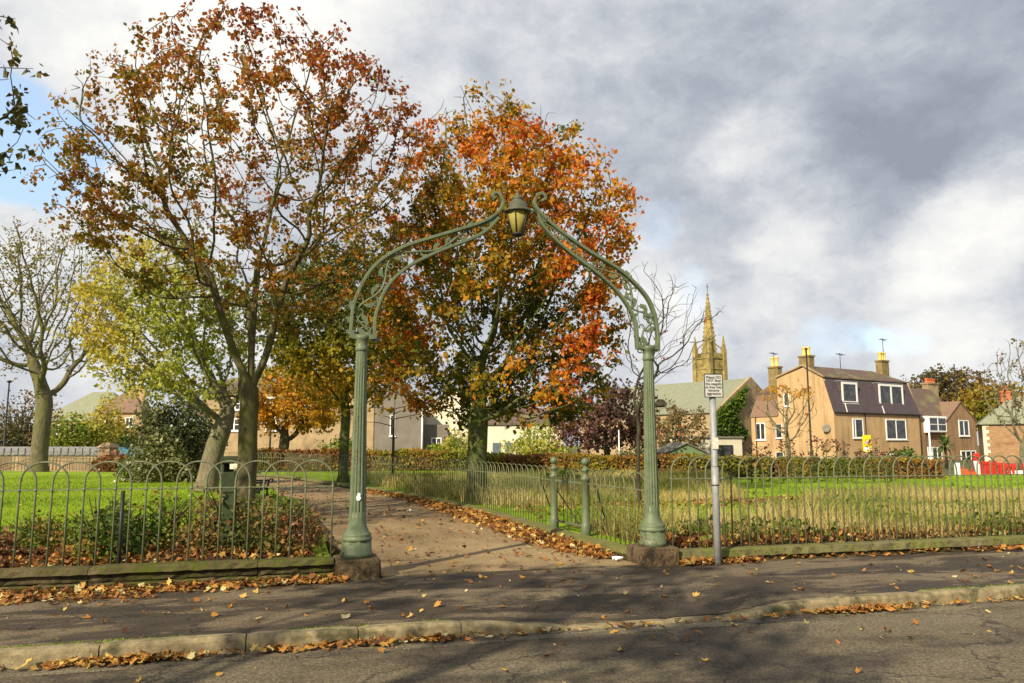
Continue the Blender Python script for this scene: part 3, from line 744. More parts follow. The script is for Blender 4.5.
M['leaf_hedge'] = leaf_mat('leaf_hedge', [(0, (.07, .10, .010)), (.3, (.16, .18, .015)), (.55, (.28, .22, .02)), (.8, (.28, .135, .025)), (1, (.18, .07, .025))], .3)
M['leaf_copper'] = leaf_mat('leaf_copper', [(0, (.03, .022, .014)), (.5, (.085, .04, .03)), (.8, (.14, .06, .045)), (1, (.20, .09, .03))], .3)
M['leaf_syc'] = leaf_mat('leaf_sycamore', [(0, (.12, .13, .02)), (.5, (.24, .21, .05)), (1, (.26, .15, .04))], .35)
M['leaf_brown'] = leaf_mat('leaf_brown', [(0, (.09, .075, .025)), (.5, (.19, .13, .045)), (1, (.25, .12, .04))], .3)
M['grass'] = leaf_mat('grass_blades', [(0, (.11, .19, .006)), (.5, (.21, .33, .010)), (1, (.31, .41, .02))], .4, .6)
M['grass_dry'] = leaf_mat('grass_dry_blades', [(0, (.09, .14, .012)), (.3, (.20, .23, .03)), (.6, (.40, .33, .10)), (1, (.55, .44, .19))], .35, .7)
M['litter'] = leaf_mat('litter_leaves', [(0, (.07, .032, .014)), (.3, (.19, .075, .022)), (.55, (.34, .14, .03)), (.78, (.42, .23, .05)), (.92, (.52, .38, .10)), (1, (.55, .45, .22))], .15, .7)
M['weed'] = leaf_mat('weed_leaves', [(0, (.05, .08, .015)), (.5, (.11, .13, .03)), (.7, (.14, .10, .04)), (.8, (.09, .028, .022)), (1, (.11, .028, .025))], .3)

def at_px(x, Y, z0): v = P(x, 445, Y); return Vector((v.x, Y, z0))
def prof(base, rows, Y, depth=.85):
    """silhouette rows (py, x0, x1) -> envelope rows in metres around the base"""
    out = []
    for py, x0, x1 in rows:
        a, b = P(x0, py, Y), P(x1, py, Y)
        out.append(((a.z + b.z) / 2 - base.z, (a.x + b.x) / 2 - base.x, 0, abs(b.x - a.x) / 2))
    return sorted(out)
# ---- tall red-brown maple beside the path
b = at_px(247, 17.5, .15)
pr = prof(b, [(42, 185, 320), (60, 150, 380), (88, 128, 408), (115, 100, 425), (150, 66, 440), (195, 56, 436), (235, 70, 425), (275, 110, 400), (320, 165, 350), (345, 205, 300)], 17.5)
l1 = lambda x, y, dy: tuple(P(x, y, 17.5) - b + Vector((0, dy, 0)))
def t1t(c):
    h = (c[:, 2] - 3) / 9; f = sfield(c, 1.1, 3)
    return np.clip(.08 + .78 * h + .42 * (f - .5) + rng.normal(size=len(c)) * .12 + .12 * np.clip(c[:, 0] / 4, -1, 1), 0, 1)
def keep1(N):
    f = sfield(N, 1.3, 12); return (f > .62 - .045 * np.clip(N[:, 2], 3, 9) + .04 * np.clip(-N[:, 0], 0, 3)) & (N[:, 2] > 3.2)
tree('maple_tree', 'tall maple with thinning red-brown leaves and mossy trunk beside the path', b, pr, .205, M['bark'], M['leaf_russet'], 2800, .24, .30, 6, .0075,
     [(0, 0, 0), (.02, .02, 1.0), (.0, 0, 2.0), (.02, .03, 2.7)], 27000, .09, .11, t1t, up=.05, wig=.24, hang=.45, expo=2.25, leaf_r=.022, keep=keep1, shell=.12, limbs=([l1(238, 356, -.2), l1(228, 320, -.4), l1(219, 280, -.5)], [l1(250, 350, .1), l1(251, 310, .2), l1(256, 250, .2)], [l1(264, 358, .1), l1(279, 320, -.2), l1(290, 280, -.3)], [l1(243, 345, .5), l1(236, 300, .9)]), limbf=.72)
# ---- orange maple behind the railings
b = at_px(477, 20.5, .12)
pr = prof(b, [(84, 462, 512), (112, 430, 555), (150, 408, 600), (185, 395, 632), (215, 385, 640), (250, 380, 634), (290, 372, 622), (330, 366, 622), (365, 366, 622), (395, 376, 628), (415, 400, 610), (428, 430, 540)], 20.5)
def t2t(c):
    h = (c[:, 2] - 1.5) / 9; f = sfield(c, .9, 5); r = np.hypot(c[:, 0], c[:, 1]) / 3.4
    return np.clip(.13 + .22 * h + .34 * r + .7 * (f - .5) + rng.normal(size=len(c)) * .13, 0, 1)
def keep2(N): return sfield(N, 1.35, 21) > .30 + .035 * np.clip(N[:, 2] - 6, 0, 9) + .3 * (N[:, 2] < 2.7)
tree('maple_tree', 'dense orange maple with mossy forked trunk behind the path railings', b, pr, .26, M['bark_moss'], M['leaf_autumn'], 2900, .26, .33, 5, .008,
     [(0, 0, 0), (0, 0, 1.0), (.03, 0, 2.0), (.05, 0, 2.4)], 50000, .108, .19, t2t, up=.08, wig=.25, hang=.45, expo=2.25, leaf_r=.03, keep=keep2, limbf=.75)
# ---- leaning pale green ash
b = at_px(208, 24, .19)
pr = prof(b, [(235, 130, 200), (262, 100, 230), (300, 78, 250), (340, 82, 255), (375, 95, 252), (400, 125, 245)], 24)
tree('ash_tree', 'leaning tree with pale yellow-green leaves behind the tall maple', b, pr, .29, M['bark_light'], M['leaf_lime'], 1400, .28, .38, 5, .008,
     [(0, 0, 0), (.1, .1, 1.0), (.28, .2, 1.8), (.5, .3, 2.5)], 18500, .105, .24, lambda c: np.clip(.66 - .35 * (c[:, 0] / 3) + .5 * (sfield(c, 1, 7) - .5), 0, 1), leaf_r=.03)
# ---- bare sycamore
b = at_px(40, 42, .19)
pr = prof(b, [(228, -15, 75), (245, -60, 112), (275, -85, 128), (310, -90, 126), (345, -75, 112), (372, -30, 95)], 42)
tree('sycamore_tree', 'nearly bare spreading sycamore on the lawn before the tan wall', b, pr, .42, M['bark_grey'], M['leaf_syc'], 3000, .40, .56, 9, .013,
     [(0, 0, 0), (0, 0, 1.5), (.05, 0, 3.0), (.1, 0, 3.6)], 9000, .13, .3, lambda c: np.clip(.45 + .6 * (sfield(c, .6, 8) - .5), 0, 1), up=.12, wig=.3, leaf_r=.04)
# ---- yellowing tree past the bend, and a low orange one
b = at_px(344, 31.5, .12)
pr = prof(b, [(250, 285, 385), (290, 255, 400), (330, 258, 415), (370, 275, 420), (405, 300, 395)], 31.5)
tree('lime_tree', 'slender trunked tree with green and yellow leaves beside the far path railing', b, pr, .19, M['bark_moss'], M['leaf_yellow'], 800, .36, .5, 6, .011,
     [(0, 0, 0), (0, 0, 1.5), (.05, 0, 2.6)], 19000, .16, .36, lambda c: np.clip(.62 - .13 * (c[:, 2] - 2) + .5 * (sfield(c, .7, 9) - .5), 0, 1), leaf_r=.05)
b = at_px(283, 52, 0)
pr = prof(b, [(368, 262, 330), (388, 245, 345), (410, 240, 348), (428, 252, 335)], 52)
tree('cherry_tree', 'low spreading golden leaved tree before the sandstone building', b, pr, .33, M['bark'], M['leaf_yellow'], 500, .4, .6, 6, .02,
     [(0, 0, 0), (0, 0, 1.2)], 8000, .22, .45, lambda c: np.clip(.75 + .6 * (sfield(c, .5, 10) - .5), 0, 1), leaf_r=.08)
# ---- bare twin-stemmed tree behind the gateway column
b = at_px(640, 15.5, .12)
pr = prof(b, [(262, 620, 665), (285, 606, 700), (310, 606, 730), (345, 608, 722), (380, 620, 690)], 15.5)
r_ = tree('bare_tree', 'thin bare tree with twiggy branches right behind the gateway column', b, pr, .042, M['bark_dark'], M['leaf_russet'], 520, .14, .18, 4, .0042,
     [(0, 0, 0), (-.06, .0, .9), (-.03, .0, 1.5)], 30, .07, .1, lambda c: np.full(len(c), .75), up=-.02, wig=.4, leaf_r=.01, expo=2.1)
# ---- copper shrub tree
b = at_px(606, 50, 0)
pr = prof(b, [(382, 590, 640), (395, 568, 655), (415, 550, 658), (435, 552, 655), (450, 575, 640)], 50)
tree('copper_tree', 'rounded dark copper leaved small tree behind the garden hedge', b, pr, .22, M['bark_dark'], M['leaf_copper'], 700, .35, .5, 6, .018,
     [(0, 0, 0), (0, 0, .5)], 5200, .22, .35, lambda c: np.clip(.5 + .8 * (sfield(c, .6, 11) - .5), 0, 1), leaf_r=.08)
b = at_px(672, 62, 0)
pr = prof(b, [(402, 655, 690), (415, 640, 705), (432, 642, 712), (450, 650, 706)], 62)
tree('willow_bush', 'twiggy olive bush growing in front of the church hall wall', b, pr, .16, M['bark_grey'], M['leaf_brown'], 650, .4, .55, 6, .02,
     [(0, 0, 0), (0, 0, .5)], 1800, .22, .35, lambda c: np.clip(.2 + .5 * (sfield(c, .6, 12) - .5), 0, 1), leaf_r=.08)
# ---- small orange tree before the big house
b = at_px(788, 62, 0)
pr = prof(b, [(381, 775, 800), (392, 757, 815), (408, 750, 820), (425, 760, 815), (437, 772, 808)], 62)
tree('rowan_tree', 'small half bare orange tree before the gable of the big house', b, pr, .17, M['bark_light'], M['leaf_yellow'], 420, .35, .55, 6, .020,
     [(0, 0, 0), (0, 0, 1.2)], 330, .2, .3, lambda c: np.clip(.9 + .1 * (sfield(c, .5, 13) - .5), 0, 1), leaf_r=.08, keep=lambda N: (N[:, 2] > 5.0) | ((N[:, 0] > 1.2) & (N[:, 2] < 3.6) & (N[:, 2] > 2.4)))
# ---- trees behind the houses
b = at_px(945, 150, 0)
pr = prof(b, [(369, 930, 962), (374, 915, 977), (384, 906, 984), (395, 906, 986), (403, 915, 980)], 150)
tree('round_tree', 'large round topped brown tree rising behind the chimney with red pots', b, pr, .6, M['bark_dark'], M['leaf_brown'], 1500, .9, 1.2, 20, .06, [(0, 0, 0), (0, 0, 7)], 4200, .55, .7, lambda c: np.clip(.25 + .6 * (sfield(c, .3, 14) - .5), 0, 1), leaf_r=.2)
b = at_px(985, 125, 0)
pr = prof(b, [(388, 965, 1010), (398, 955, 1030), (412, 958, 1040), (425, 965, 1035)], 125)
tree('golden_tree', 'yellow-brown leafy tree behind the gabled brown house', b, pr, .4, M['bark_dark'], M['leaf_hedge'], 900, .8, 1.1, 15, .05, [(0, 0, 0), (0, 0, 3)], 7000, .5, .7, lambda c: np.clip(.4 + .6 * (sfield(c, .3, 15) - .5), 0, 1), leaf_r=.2)
b = at_px(1022, 58, -.2)
pr = prof(b, [(338, 1005, 1050), (355, 992, 1070), (380, 986, 1080), (405, 985, 1080), (425, 995, 1070)], 58)
tree('bare_tree', 'pale bare tree with fine upright twigs before the stone cottage', b, pr, .2, M['bark_light'], M['leaf_brown'], 1300, .38, .5, 7, .017, [(0, 0, 0), (0, 0, 1.6)], 900, .2, .3, lambda c: rng.uniform(0, .6, len(c)), leaf_r=.03)
# ---- dark leaved tree that overhangs the frame from the lawn, and street trees across the road that shade the tarmac
b = Vector((-10.75, 10.5, .19))
tree('overhanging_tree', 'dark leaved tree whose branch tips hang over the lawn beside the bed', b, [(5.0, 0, 0, 2.8), (5.6, .1, 0, 3.3), (6.5, .15, 0, 3.55), (8, .1, 0, 3.3), (10, 0, 0, 2.0)], .24, M['bark_dark'], M['leaf_dark'], 1100, .28, .42, 6, .008,
     [(0, 0, 0), (0, 0, 3.6)], 7500, .12, .13, lambda c: np.clip(.4 + .8 * (sfield(c, 1, 16) - .5), 0, 1), hang=.7)
for k, (x, y, lab) in enumerate(((-6.2, -1.6, 'street tree across the road whose shadow falls on the tarmac before the gate'), (1.5, -3.4, 'second street tree across the road shading the tarmac by the signpost'))):
    nl_ = (1900, 900)[k]
    tree('street_tree', lab, Vector((x, y, -.01)), [(3.6, 0, 0, 1.8), (5, 0, 0, 3.0), (6.5, 0, 0, 3.2), (8.5, 0, 0, 2.0)], .2, M['bark_dark'], M['leaf_dark'], 420, .32, .5, 6, .01,
         [(0, 0, 0), (0, 0, 3.0)], nl_, .15, .3, hang=.5, group='street trees across the road', keep=lambda N: sfield(N, 1.0, 31) > .5)

# ------------------------------------------------------------------ shrubs, hedges
def shrub(name, label, base, r, h, n_leaf, leaf, mat, tint, group=None, cat='shrub', stems=9, ry=None, bushy=.4, barkm=None):
    root = thing(name, label, cat, base, 0, group); ry = ry or r
    mb = MB()
    for k in range(stems):
        a = random.uniform(0, 6.28); q = random.uniform(.3, .95)
        e = Vector((math.cos(a) * r * q, math.sin(a) * ry * q, h * random.uniform(.55, .98)))
        mid = e * .5 + Vector((random.uniform(-.1, .1) * r, random.uniform(-.1, .1) * r, h * .12))
        mb.tube([(e.x * .12, e.y * .12, 0), mid, e], [.012 * h + .004, .008 * h + .003, .004], 4, cap=False)
    mb.build('stem', barkm or M['bark_dark'], root)
    m = int(n_leaf); d = unit(rng.normal(size=(m, 3))); d[:, 2] = np.abs(d[:, 2]) * 1.0
    q = rng.uniform(0, 1, m) ** bushy
    lump = .72 + .5 * sfield(d * 3, 1.3, random.randrange(999))
    c = d * q[:, None] * lump[:, None] * np.array([r, ry, h * .98]); c[:, 2] = np.clip(c[:, 2], .02, None)
    link('foliage', leaves_mesh('foliage', c, leaf, mat, np.clip(tint(c), 0, 1), .15), root)
    return root
# holly
b = at_px(177, 31, .19)
shrub('holly_bush', 'big dark grey-green evergreen bush behind the leaning trunk', b, 1.75, 3.45, 16000, .115, M['leaf_holly'], lambda c: .5 + .9 * (sfield(c, 1.6, 40) - .5) + rng.normal(size=len(c)) * .15, stems=14, bushy=.33)
# rose bed along the railings
bed = [(-2.75, 1.35, .62, .82, 'rose', 'reddish rose bush closest to the gateway column'), (-3.55, 1.7, .62, .95, 'rose', 'reddish rose bush with pale hips behind the railings beside the green box'),
       (-4.75, 1.2, .5, .70, 'bed', 'low green shrub beside the mossy wall joint'), (-4.3, 2.3, .6, .80, 'bed', 'green shrub just behind the small green cabinet'),
       (-5.0, 2.0, .5, .80, 'bed', 'green shrub with a few red leaves in mid bed'), (-6.1, 1.45, .4, .38, 'rose', 'sprawling russet shrub among fallen leaves in the bed'),
       (-6.0, 3.0, .5, .45, 'bed', 'green shrub at the back of the bed near the lawn'), (-6.5, 1.3, .32, .85, 'bed', 'bright green shrub against the railings over orange leaves'),
       (-7.3, 3.4, .5, .5, 'bed', 'small dark green shrub on the lawn edge of the bed'), (-3.2, 2.9, .5, .7, 'rose', 'low russet rose bush at the foot of the tall maple'),
       (-2.5, 2.3, .42, .66, 'rose', 'low rose bush spilling over the edge of the path'), (-2.75, 3.5, .5, .6, 'bed', 'low green shrub at the path edge behind the rose bushes')]
for u, v, r, h, kind, lab in bed:
    sd_ = random.randrange(9999)
    shrub('rose_bush' if kind == 'rose' else 'bed_shrub', lab, W(u, v, .19), r, h, 1900 * r / .5, .055, M['leaf_' + kind], lambda c: .42 + .8 * (sfield(c, 4, sd_) - .5) + rng.normal(size=len(c)) * .2, group='shrubs in the bed by the road', stems=16, bushy=.62)
# hedges
def hedge(label, pts, w_, h, n_leaf, leaf, mat, tint, z0=0):
    o0 = Vector((pts[0][0], pts[0][1], z0)); root = thing('hedge', label, 'hedge', o0)
    mb = MB(); cs = []; Ls = [math.dist(a, b) for a, b in zip(pts, pts[1:])]; tot = sum(Ls)
    for (a, b), L in zip(zip(pts, pts[1:]), Ls):
        d = Vector((b[0] - a[0], b[1] - a[1], 0)) / L; nn = Vector((-d.y, d.x, 0)); A = Vector((*a, z0)) - o0; B = Vector((*b, z0)) - o0; q = w_ * .36
        mb.hexa([A - nn * q, B - nn * q, B + nn * q, A + nn * q] + [p + Vector((0, 0, h * .86)) for p in (A - nn * q, B - nn * q, B + nn * q, A + nn * q)])
        m = int(n_leaf * L / tot); t = rng.uniform(0, 1, m); s_ = rng.uniform(-.5, .5, m); z = rng.uniform(.02, 1, m)
        top = rng.uniform(0, 1, m) < .35; z[top] = rng.uniform(.88, 1.03, top.sum()); s_[~top] = np.where(rng.uniform(0, 1, (~top).sum()) < .75, -.5, .5) * rng.uniform(.75, 1.08, (~top).sum())
        sw = .93 + .1 * sfield(np.stack([t * L, t * 0, t * 0], 1), 1.5, 3)
        if nn.y < 0: s_ = -s_
        cs.append(np.array(A) + t[:, None] * L * np.array(d) + (s_ * w_)[:, None] * np.array(nn) + np.stack([t * 0, t * 0, z * h * sw], 1))
    mb.build('stems', M['bark_dark'], root)
    c = np.concatenate(cs); link('foliage', leaves_mesh('foliage', c, leaf, mat, np.clip(tint(c), 0, 1), .1), root)
xy = lambda px, Y: (P(px, 445, Y).x, Y)
hedge('clipped hedge turning brown along the far bend of the path', [xy(258, 52), xy(330, 50), xy(400, 48), xy(478, 45)], 1.2, 1.30, 9500, .14, M['leaf_hedge'], lambda c: .55 + .9 * (sfield(c, .8, 50) - .5) + rng.normal(size=len(c)) * .12)
hedge('green and russet garden hedge behind the dry grass', [xy(470, 44.6), xy(560, 40), xy(660, 37), xy(770, 36)], 1.2, 1.12, 11000, .12, M['leaf_hedge'], lambda c: .42 + 1.0 * (sfield(c, .9, 51) - .5) + rng.normal(size=len(c)) * .15)
hedge('trimmed orange-brown beech hedge in front of the big house', [xy(772, 36), xy(870, 35.6), xy(938, 35.2)], 1.0, .98, 8500, .10, M['leaf_hedge'], lambda c: .58 + .6 * (sfield(c, .9, 52) - .5) + rng.normal(size=len(c)) * .13 - .22 * (c[:, 2] > .9))
# background bushes left, before and behind the tan wall
for px, Y, r, h, m, t0, nl, lab in ((98, 70, 2.3, 6.0, 'leaf_lime', .75, 5000, 'yellow-green tree bush behind the tan boundary wall'), (70, 66, 2.0, 4.2, 'leaf_green', .85, 3600, 'fresh green bush behind the wall beside the sycamore trunk'),
                                    (25, 68, 3.6, 6.6, 'leaf_brown', .4, 3600, 'brown twiggy thicket behind the wall and lamp post'), (3, 64, 2.0, 3.2, 'leaf_dark', .2, 2000, 'dark evergreen clump behind the wall by the lamp post'),
                                    (128, 66, 1.6, 2.6, 'leaf_green', .2, 1600, 'dark green bush behind the wall pier'), (120, 78, 2.6, 5.0, 'leaf_yellow', .3, 4200, 'olive and orange bush below the pink roofed house'),
                                    (118, 43, 1.5, .95, 'leaf_rose', .45, 3000, 'low reddish bush at the foot of the wall pier'), (150, 40, 1.5, .9, 'leaf_bed', .6, 1500, 'low mixed shrub at the edge of the lawn below the evergreen'),
                                    (342, 62, 2.2, 2.6, 'leaf_green', .8, 2600, 'rounded bright green bush before the sandstone building'), (455, 66, 2.0, 3.4, 'leaf_lime', .45, 2000, 'yellow-green bush beside the orange maple trunk'),
                                    (440, 68, 1.6, 1.8, 'leaf_green', .35, 1500, 'dark green bush in front of the white house'), (540, 62, 3.0, 3.4, 'leaf_lime', .55, 4200, 'pale feathery bush before the low cream building'),
                                    (672, 56, 2.0, 1.7, 'leaf_green', .75, 1800, 'bright green shrub beside the small garden shed'), (632, 40, 1.3, 1.3, 'leaf_holly', .6, 1800, 'grey-green shrub in the hedge behind the bare tree'),
                                    (560, 30, .9, .55, 'leaf_green', .6, 900, 'low green clump in the dry grass of the garden'), (458, 25, 1.0, .35, 'leaf_green', .7, 900, 'low green clump on the lawn beside the orange maple'),
                                    (905, 60, 1.2, 1.6, 'leaf_green', .4, 800, 'dark shrub beside the palm before the house')):
    s_ = random.randrange(9999)
    shrub('bush', lab, at_px(px, Y, .12 if Y < 50 else -.25), r, h, nl, .09 + Y * .0022, M[m], lambda c: t0 + .7 * (sfield(c, 1.2, s_) - .5) + rng.normal(size=len(c)) * .12, stems=12 if m != 'leaf_brown' else 60, bushy=.38, barkm=M['bark_grey'])
# palm
b = at_px(945, 62, -.2); root = thing('palm', 'small spiky green palm in front of the brown gabled house', 'palm', b)
mb = MB(); mb.tube([(0, 0, 0), (.03, 0, 1.0), (0, 0, 1.7)], [.13, .11, .12], 8); mb.build('trunk', M['bark_dark'], root)
mb = MB()
for k in range(90):
    a = random.uniform(0, 6.28); e = random.uniform(-.5, 1.45); L = random.uniform(1.0, 1.45); d = Vector((math.cos(a) * math.cos(e), math.sin(a) * math.cos(e), math.sin(e))); s_ = d.cross(Vector((0, 0, 1))).normalized() * .05
    o = Vector((0, 0, 1.75)); mid = o + d * L * .55; tip = o + d * L + Vector((0, 0, -.25 * L))
    mb.add([o - s_ * .5, o + s_ * .5, mid + s_, tip, mid - s_], [(0, 1, 2, 4), (4, 2, 3)])
mb.build('fronds', simple('palm_leaf', (.03, .07, .012), (.10, .15, .03), 3, .5), root)
# tall weeds with dark red seed heads along the garden hedge
for k in range(16):
    px = 752 + k * 9.2 + random.uniform(-3, 3); Y = random.uniform(30, 33.5); h = random.choice((1.25, 1.35, 1.5, 1.7, 1.85)) * random.uniform(.9, 1.0)
    root = thing('tall_weed', 'tall green weed with dark red seed heads standing before the garden hedge', 'weed', at_px(px, Y, .12), 0, 'tall weeds before the hedge')
    mb = MB(); cs = []; ts = []
    for j in range(4):
        a = random.uniform(0, 6.28); e = Vector((math.cos(a) * .35 * random.random(), math.sin(a) * .3 * random.random(), h * random.uniform(.75, 1.05)))
        mb.tube([(0, 0, 0), e * .5, e], [.012, .009, .006], 4, cap=False)
        for q in range(26):
            f = random.random(); p = e * f; cs.append((p.x + random.gauss(0, .06), p.y + random.gauss(0, .06), p.z)); ts.append(.3 + random.uniform(-.25, .2) if f < .8 else .9)
        for q in range(6): cs.append((e.x + random.gauss(0, .05), e.y + random.gauss(0, .05), e.z + random.gauss(0, .05))); ts.append(.9)
    mb.build('stem', M['bark_moss'], root); link('foliage', leaves_mesh('foliage', np.array(cs), .085, M['weed'], np.array(ts), .1), root)
# staked sapling in the garden and a second behind it
for px, Y, lab in ((393, 31, 'thin bare sapling tied to a stake inside the railings'),):
    b = at_px(px, Y, .12); root = thing('sapling', lab, 'sapling', b)
    mb = MB(); mb.tube([(0, 0, 0), (0, 0, 2.9)], .04, 6); mb.build('stake', M['bark_dark'], root)
    mb = MB()
    for a_, z, L in ((.3, 2.5, 1.9), (2.9, 2.2, 1.3), (.1, 2.9, 1.2), (3.3, 2.8, 1.1), (1.2, 2.7, 1), (4.5, 2.4, 1.2)):
        e = Vector((math.cos(a_) * L, math.sin(a_) * L, .15 * L)); mb.tube([(.03, 0, z), Vector((.03, 0, z)) + e * .5 + Vector((0, 0, .06)), Vector((.03, 0, z)) + e], [.022, .015, .007], 5, cap=False)
    mb.tube([(.05, .02, 0), (.04, 0, 3.3)], [.025, .012], 5); mb.build('trunk', M['bark_dark'], root)

# ------------------------------------------------------------------ grass, dry grass, leaf litter
def blades(name, p, h, wd, mat, tint, lean=.45):
    n = len(p); a = rng.uniform(0, 2 * np.pi, n); s = np.stack([np.cos(a), np.sin(a), a * 0], 1) * wd * .5
    l = rng.normal(size=(n, 3)) * lean; l[:, 2] = 1; H = (h * rng.uniform(.5, 1.25, n)).reshape(-1, 1)
    m_ = p + l * H * .55; tip = m_ + (l * np.array([1.9, 1.9, .8])) * H * .45
    V = np.stack([p - s, p + s, m_ + s * .8, tip, m_ - s * .8], 1)
    i = np.arange(n)[:, None] * 5
    Q = i + np.array([[0, 1, 2, 4]]); T = i + np.array([[4, 2, 3, 3]])
    V2 = np.concatenate([V, V[:, 3:4] + 1e-4], 1); i = np.arange(n)[:, None] * 6
    Fq = np.concatenate([i + np.array([[0, 1, 2, 4]]), i + np.array([[4, 2, 3, 5]])], 0)
    return link(name, mesh_np(name, V2.reshape(-1, 3), Fq, 4, mat, np.concatenate([tint, tint])))
def uvpts(n, u0, u1, v0, v1, z):
    u = rng.uniform(u0, u1, n); v = rng.uniform(v0, v1, n)
    return np.stack([u * math.cos(RA) - v * math.sin(RA), 9.9 + u * math.sin(RA) + v * math.cos(RA), np.full(n, z)], 1), u, v
def inpoly(u, v, poly):
    r = np.zeros(len(u), bool); q = len(poly)
    for i in range(q):
        (x1, y1), (x2, y2) = poly[i], poly[(i + 1) % q]
        c = ((y1 > v) != (y2 > v)) & (u < (x2 - x1) * (v - y1) / (y2 - y1 + 1e-12) + x1); r ^= c
    return r
def visible(p, margin=40):
    x = 512 + F * p[:, 0] / np.maximum(p[:, 1], .1); return (p[:, 1] > 1) & (x > -margin) & (x < 1024 + margin)
# lawn blades on the left, behind the bed
p, u, v = uvpts(150000, -32, -2, 3.2, 34, .19)
k = inpoly(u, v, [(-2.2, 4.5), (-2.4, 10), (-3.3, 18), (-6.4, 30), (-32, 34), (-32, 3.6)]) & visible(p); k &= rng.uniform(0, 1, len(u)) < np.clip(1.25 - v / 40, .2, 1); p = p[k]
stuff(blades('lawn_grass', p, .055, .016, M['grass'], np.clip(.5 + 1.0 * (sfield(p, .8, 60) - .5) + rng.normal(size=len(p)) * .12, 0, 1)), 'short bright green grass of the lawn behind the shrub bed', 'grass')
p, u, v = uvpts(2600, -30, -2, 2.6, 30, .20); k = visible(p) & (u < -2.4 - np.clip(v - 8, 0, 40) * .2) & (rng.uniform(0, 1, len(u)) < np.clip(.9 - v / 40, .2, 1)); p_lawn = p[k]
# garden lawn blades
p, u, v = uvpts(150000, 0, 36, 1.5, 30, .12)
k = visible(p) & (u > 2.2 - np.clip(v - 8, 0, 40) * .17 + .2); k &= ((v < 22) | (u < 12)); k &= (rng.uniform(0, 1, len(u)) < np.clip(1.2 - v / 35, .3, 1)); p = p[k]
stuff(blades('garden_grass', p, .06, .016, M['grass'], np.clip(.5 + 1.0 * (sfield(p, .8, 61) - .5) + rng.normal(size=len(p)) * .12, 0, 1)), 'short green grass of the garden lawn inside the railings', 'grass')
# dry meadow grass
ps = []
for N_, (u0, u1, v0, v1), cond in ((60000, (3.6, 18, .9, 9.5), lambda u, v: (v < .9 + (u - 3.2) * .95) & (v < 9.5 - np.clip(u - 13, 0, 9) * .6)), (85000, (-2, 19, 8.5, 24.5), lambda u, v: (u > 2.2 - np.clip(v - 8, 0, 40) * .17) & (u < 9 + (v - 9) * .55)), (3000, (2.3, 5.5, 1.5, 4.5), lambda u, v: u > 0)):
    p, u, v = uvpts(N_, u0, u1, v0, v1, .12); f = sfield(p * np.array([1, 1, 0]), 1.0, 62)
    k = cond(u, v) & visible(p) & (rng.uniform(0, 1, len(u)) < (.05 + 1.3 * f)); ps.append(p[k])
p = np.concatenate(ps)
stuff(blades('dry_grass', p, .30 + .30 * sfield(p * np.array([1, 1, 0]), 1.4, 66), .011, M['grass_dry'], np.clip(.60 + 1.0 * (sfield(p * np.array([1, 1, 0]), .9, 63) - .5) + rng.normal(size=len(p)) * .2, 0, 1), .28), 'tall straw coloured meadow grass inside the railings', 'grass')
# green clumps inside the railing
p, u, v = uvpts(26000, 3.0, 17, .85, 9.5, .12); f = sfield(p * np.array([1, 1, 0]), 1.7, 64); p = p[((f > .60) | ((f > .45) & (v < 2))) & (v < 1.6 + (u - 3) * .9) & visible(p)]; p[:, 2] += rng.uniform(0, 1, len(p)) * .30
stuff(link('ground_cover', leaves_mesh('ground_cover', p, .075, M['leaf_bed'], np.clip(rng.normal(.45, .2, len(p)), 0, 1), -.1)), 'low green and russet weeds behind the coping of the low wall', 'weeds')
# fallen leaves: five-lobed, curled
LOBE = np.array([(0, -.50), (.14, -.30), (.36, -.26), (.34, -.02), (.46, .18), (.24, .27), (.0, .54), (-.24, .27), (-.46, .18), (-.34, -.02), (-.36, -.26), (-.14, -.30)])
def litter(name, label, p, size, tint, tilt=.35):
    n = len(p); q = len(LOBE)
    a = rng.uniform(0, 2 * np.pi, n); sz = size * rng.uniform(.4, 1.45, n); nrm = rng.normal(size=(n, 3)) * tilt; nrm[:, 2] = 1; nrm = unit(nrm)
    d = np.stack([np.cos(a), np.sin(a), a * 0], 1); d = unit(d - nrm * np.sum(d * nrm, 1, keepdims=True)); s = np.cross(nrm, d)
    pts = LOBE[None] * (1 + rng.normal(size=(n, q, 1)) * .2); asp = rng.uniform(.35, 1, (n, 1))
    curl = rng.uniform(-.2, 1.5, (n, 1)); hz = curl * (pts[:, :, 0] ** 2 + .5 * pts[:, :, 1] ** 2) + rng.normal(size=(n, q)) * .03
    V = p[:, None] + sz[:, None, None] * (d[:, None] * pts[:, :, 1:2] + s[:, None] * (pts[:, :, 0] * asp)[:, :, None] + nrm[:, None] * hz[:, :, None])
    mn = V[:, :, 2].min(1) - p[:, 2]; V[:, :, 2] -= np.minimum(mn, 0)[:, None] - .003
    C = p + nrm * .0 ; V = np.concatenate([V, V.mean(1, keepdims=True) - (nrm * sz[:, None] * .03)[:, None]], 1)
    i = np.arange(n)[:, None, None] * (q + 1); k_ = np.arange(q)
    T = np.stack([k_, (k_ + 1) % q, np.full(q, q)], 1)[None] + i
    return stuff(link(name, mesh_np(name, V.reshape(-1, 3), T.reshape(-1, 3), 3, M['litter'], np.repeat(tint, q))), label, 'fallen leaves')
tt = lambda n, m=.5, s=.25: np.clip(rng.normal(m, s, n), 0, 1)
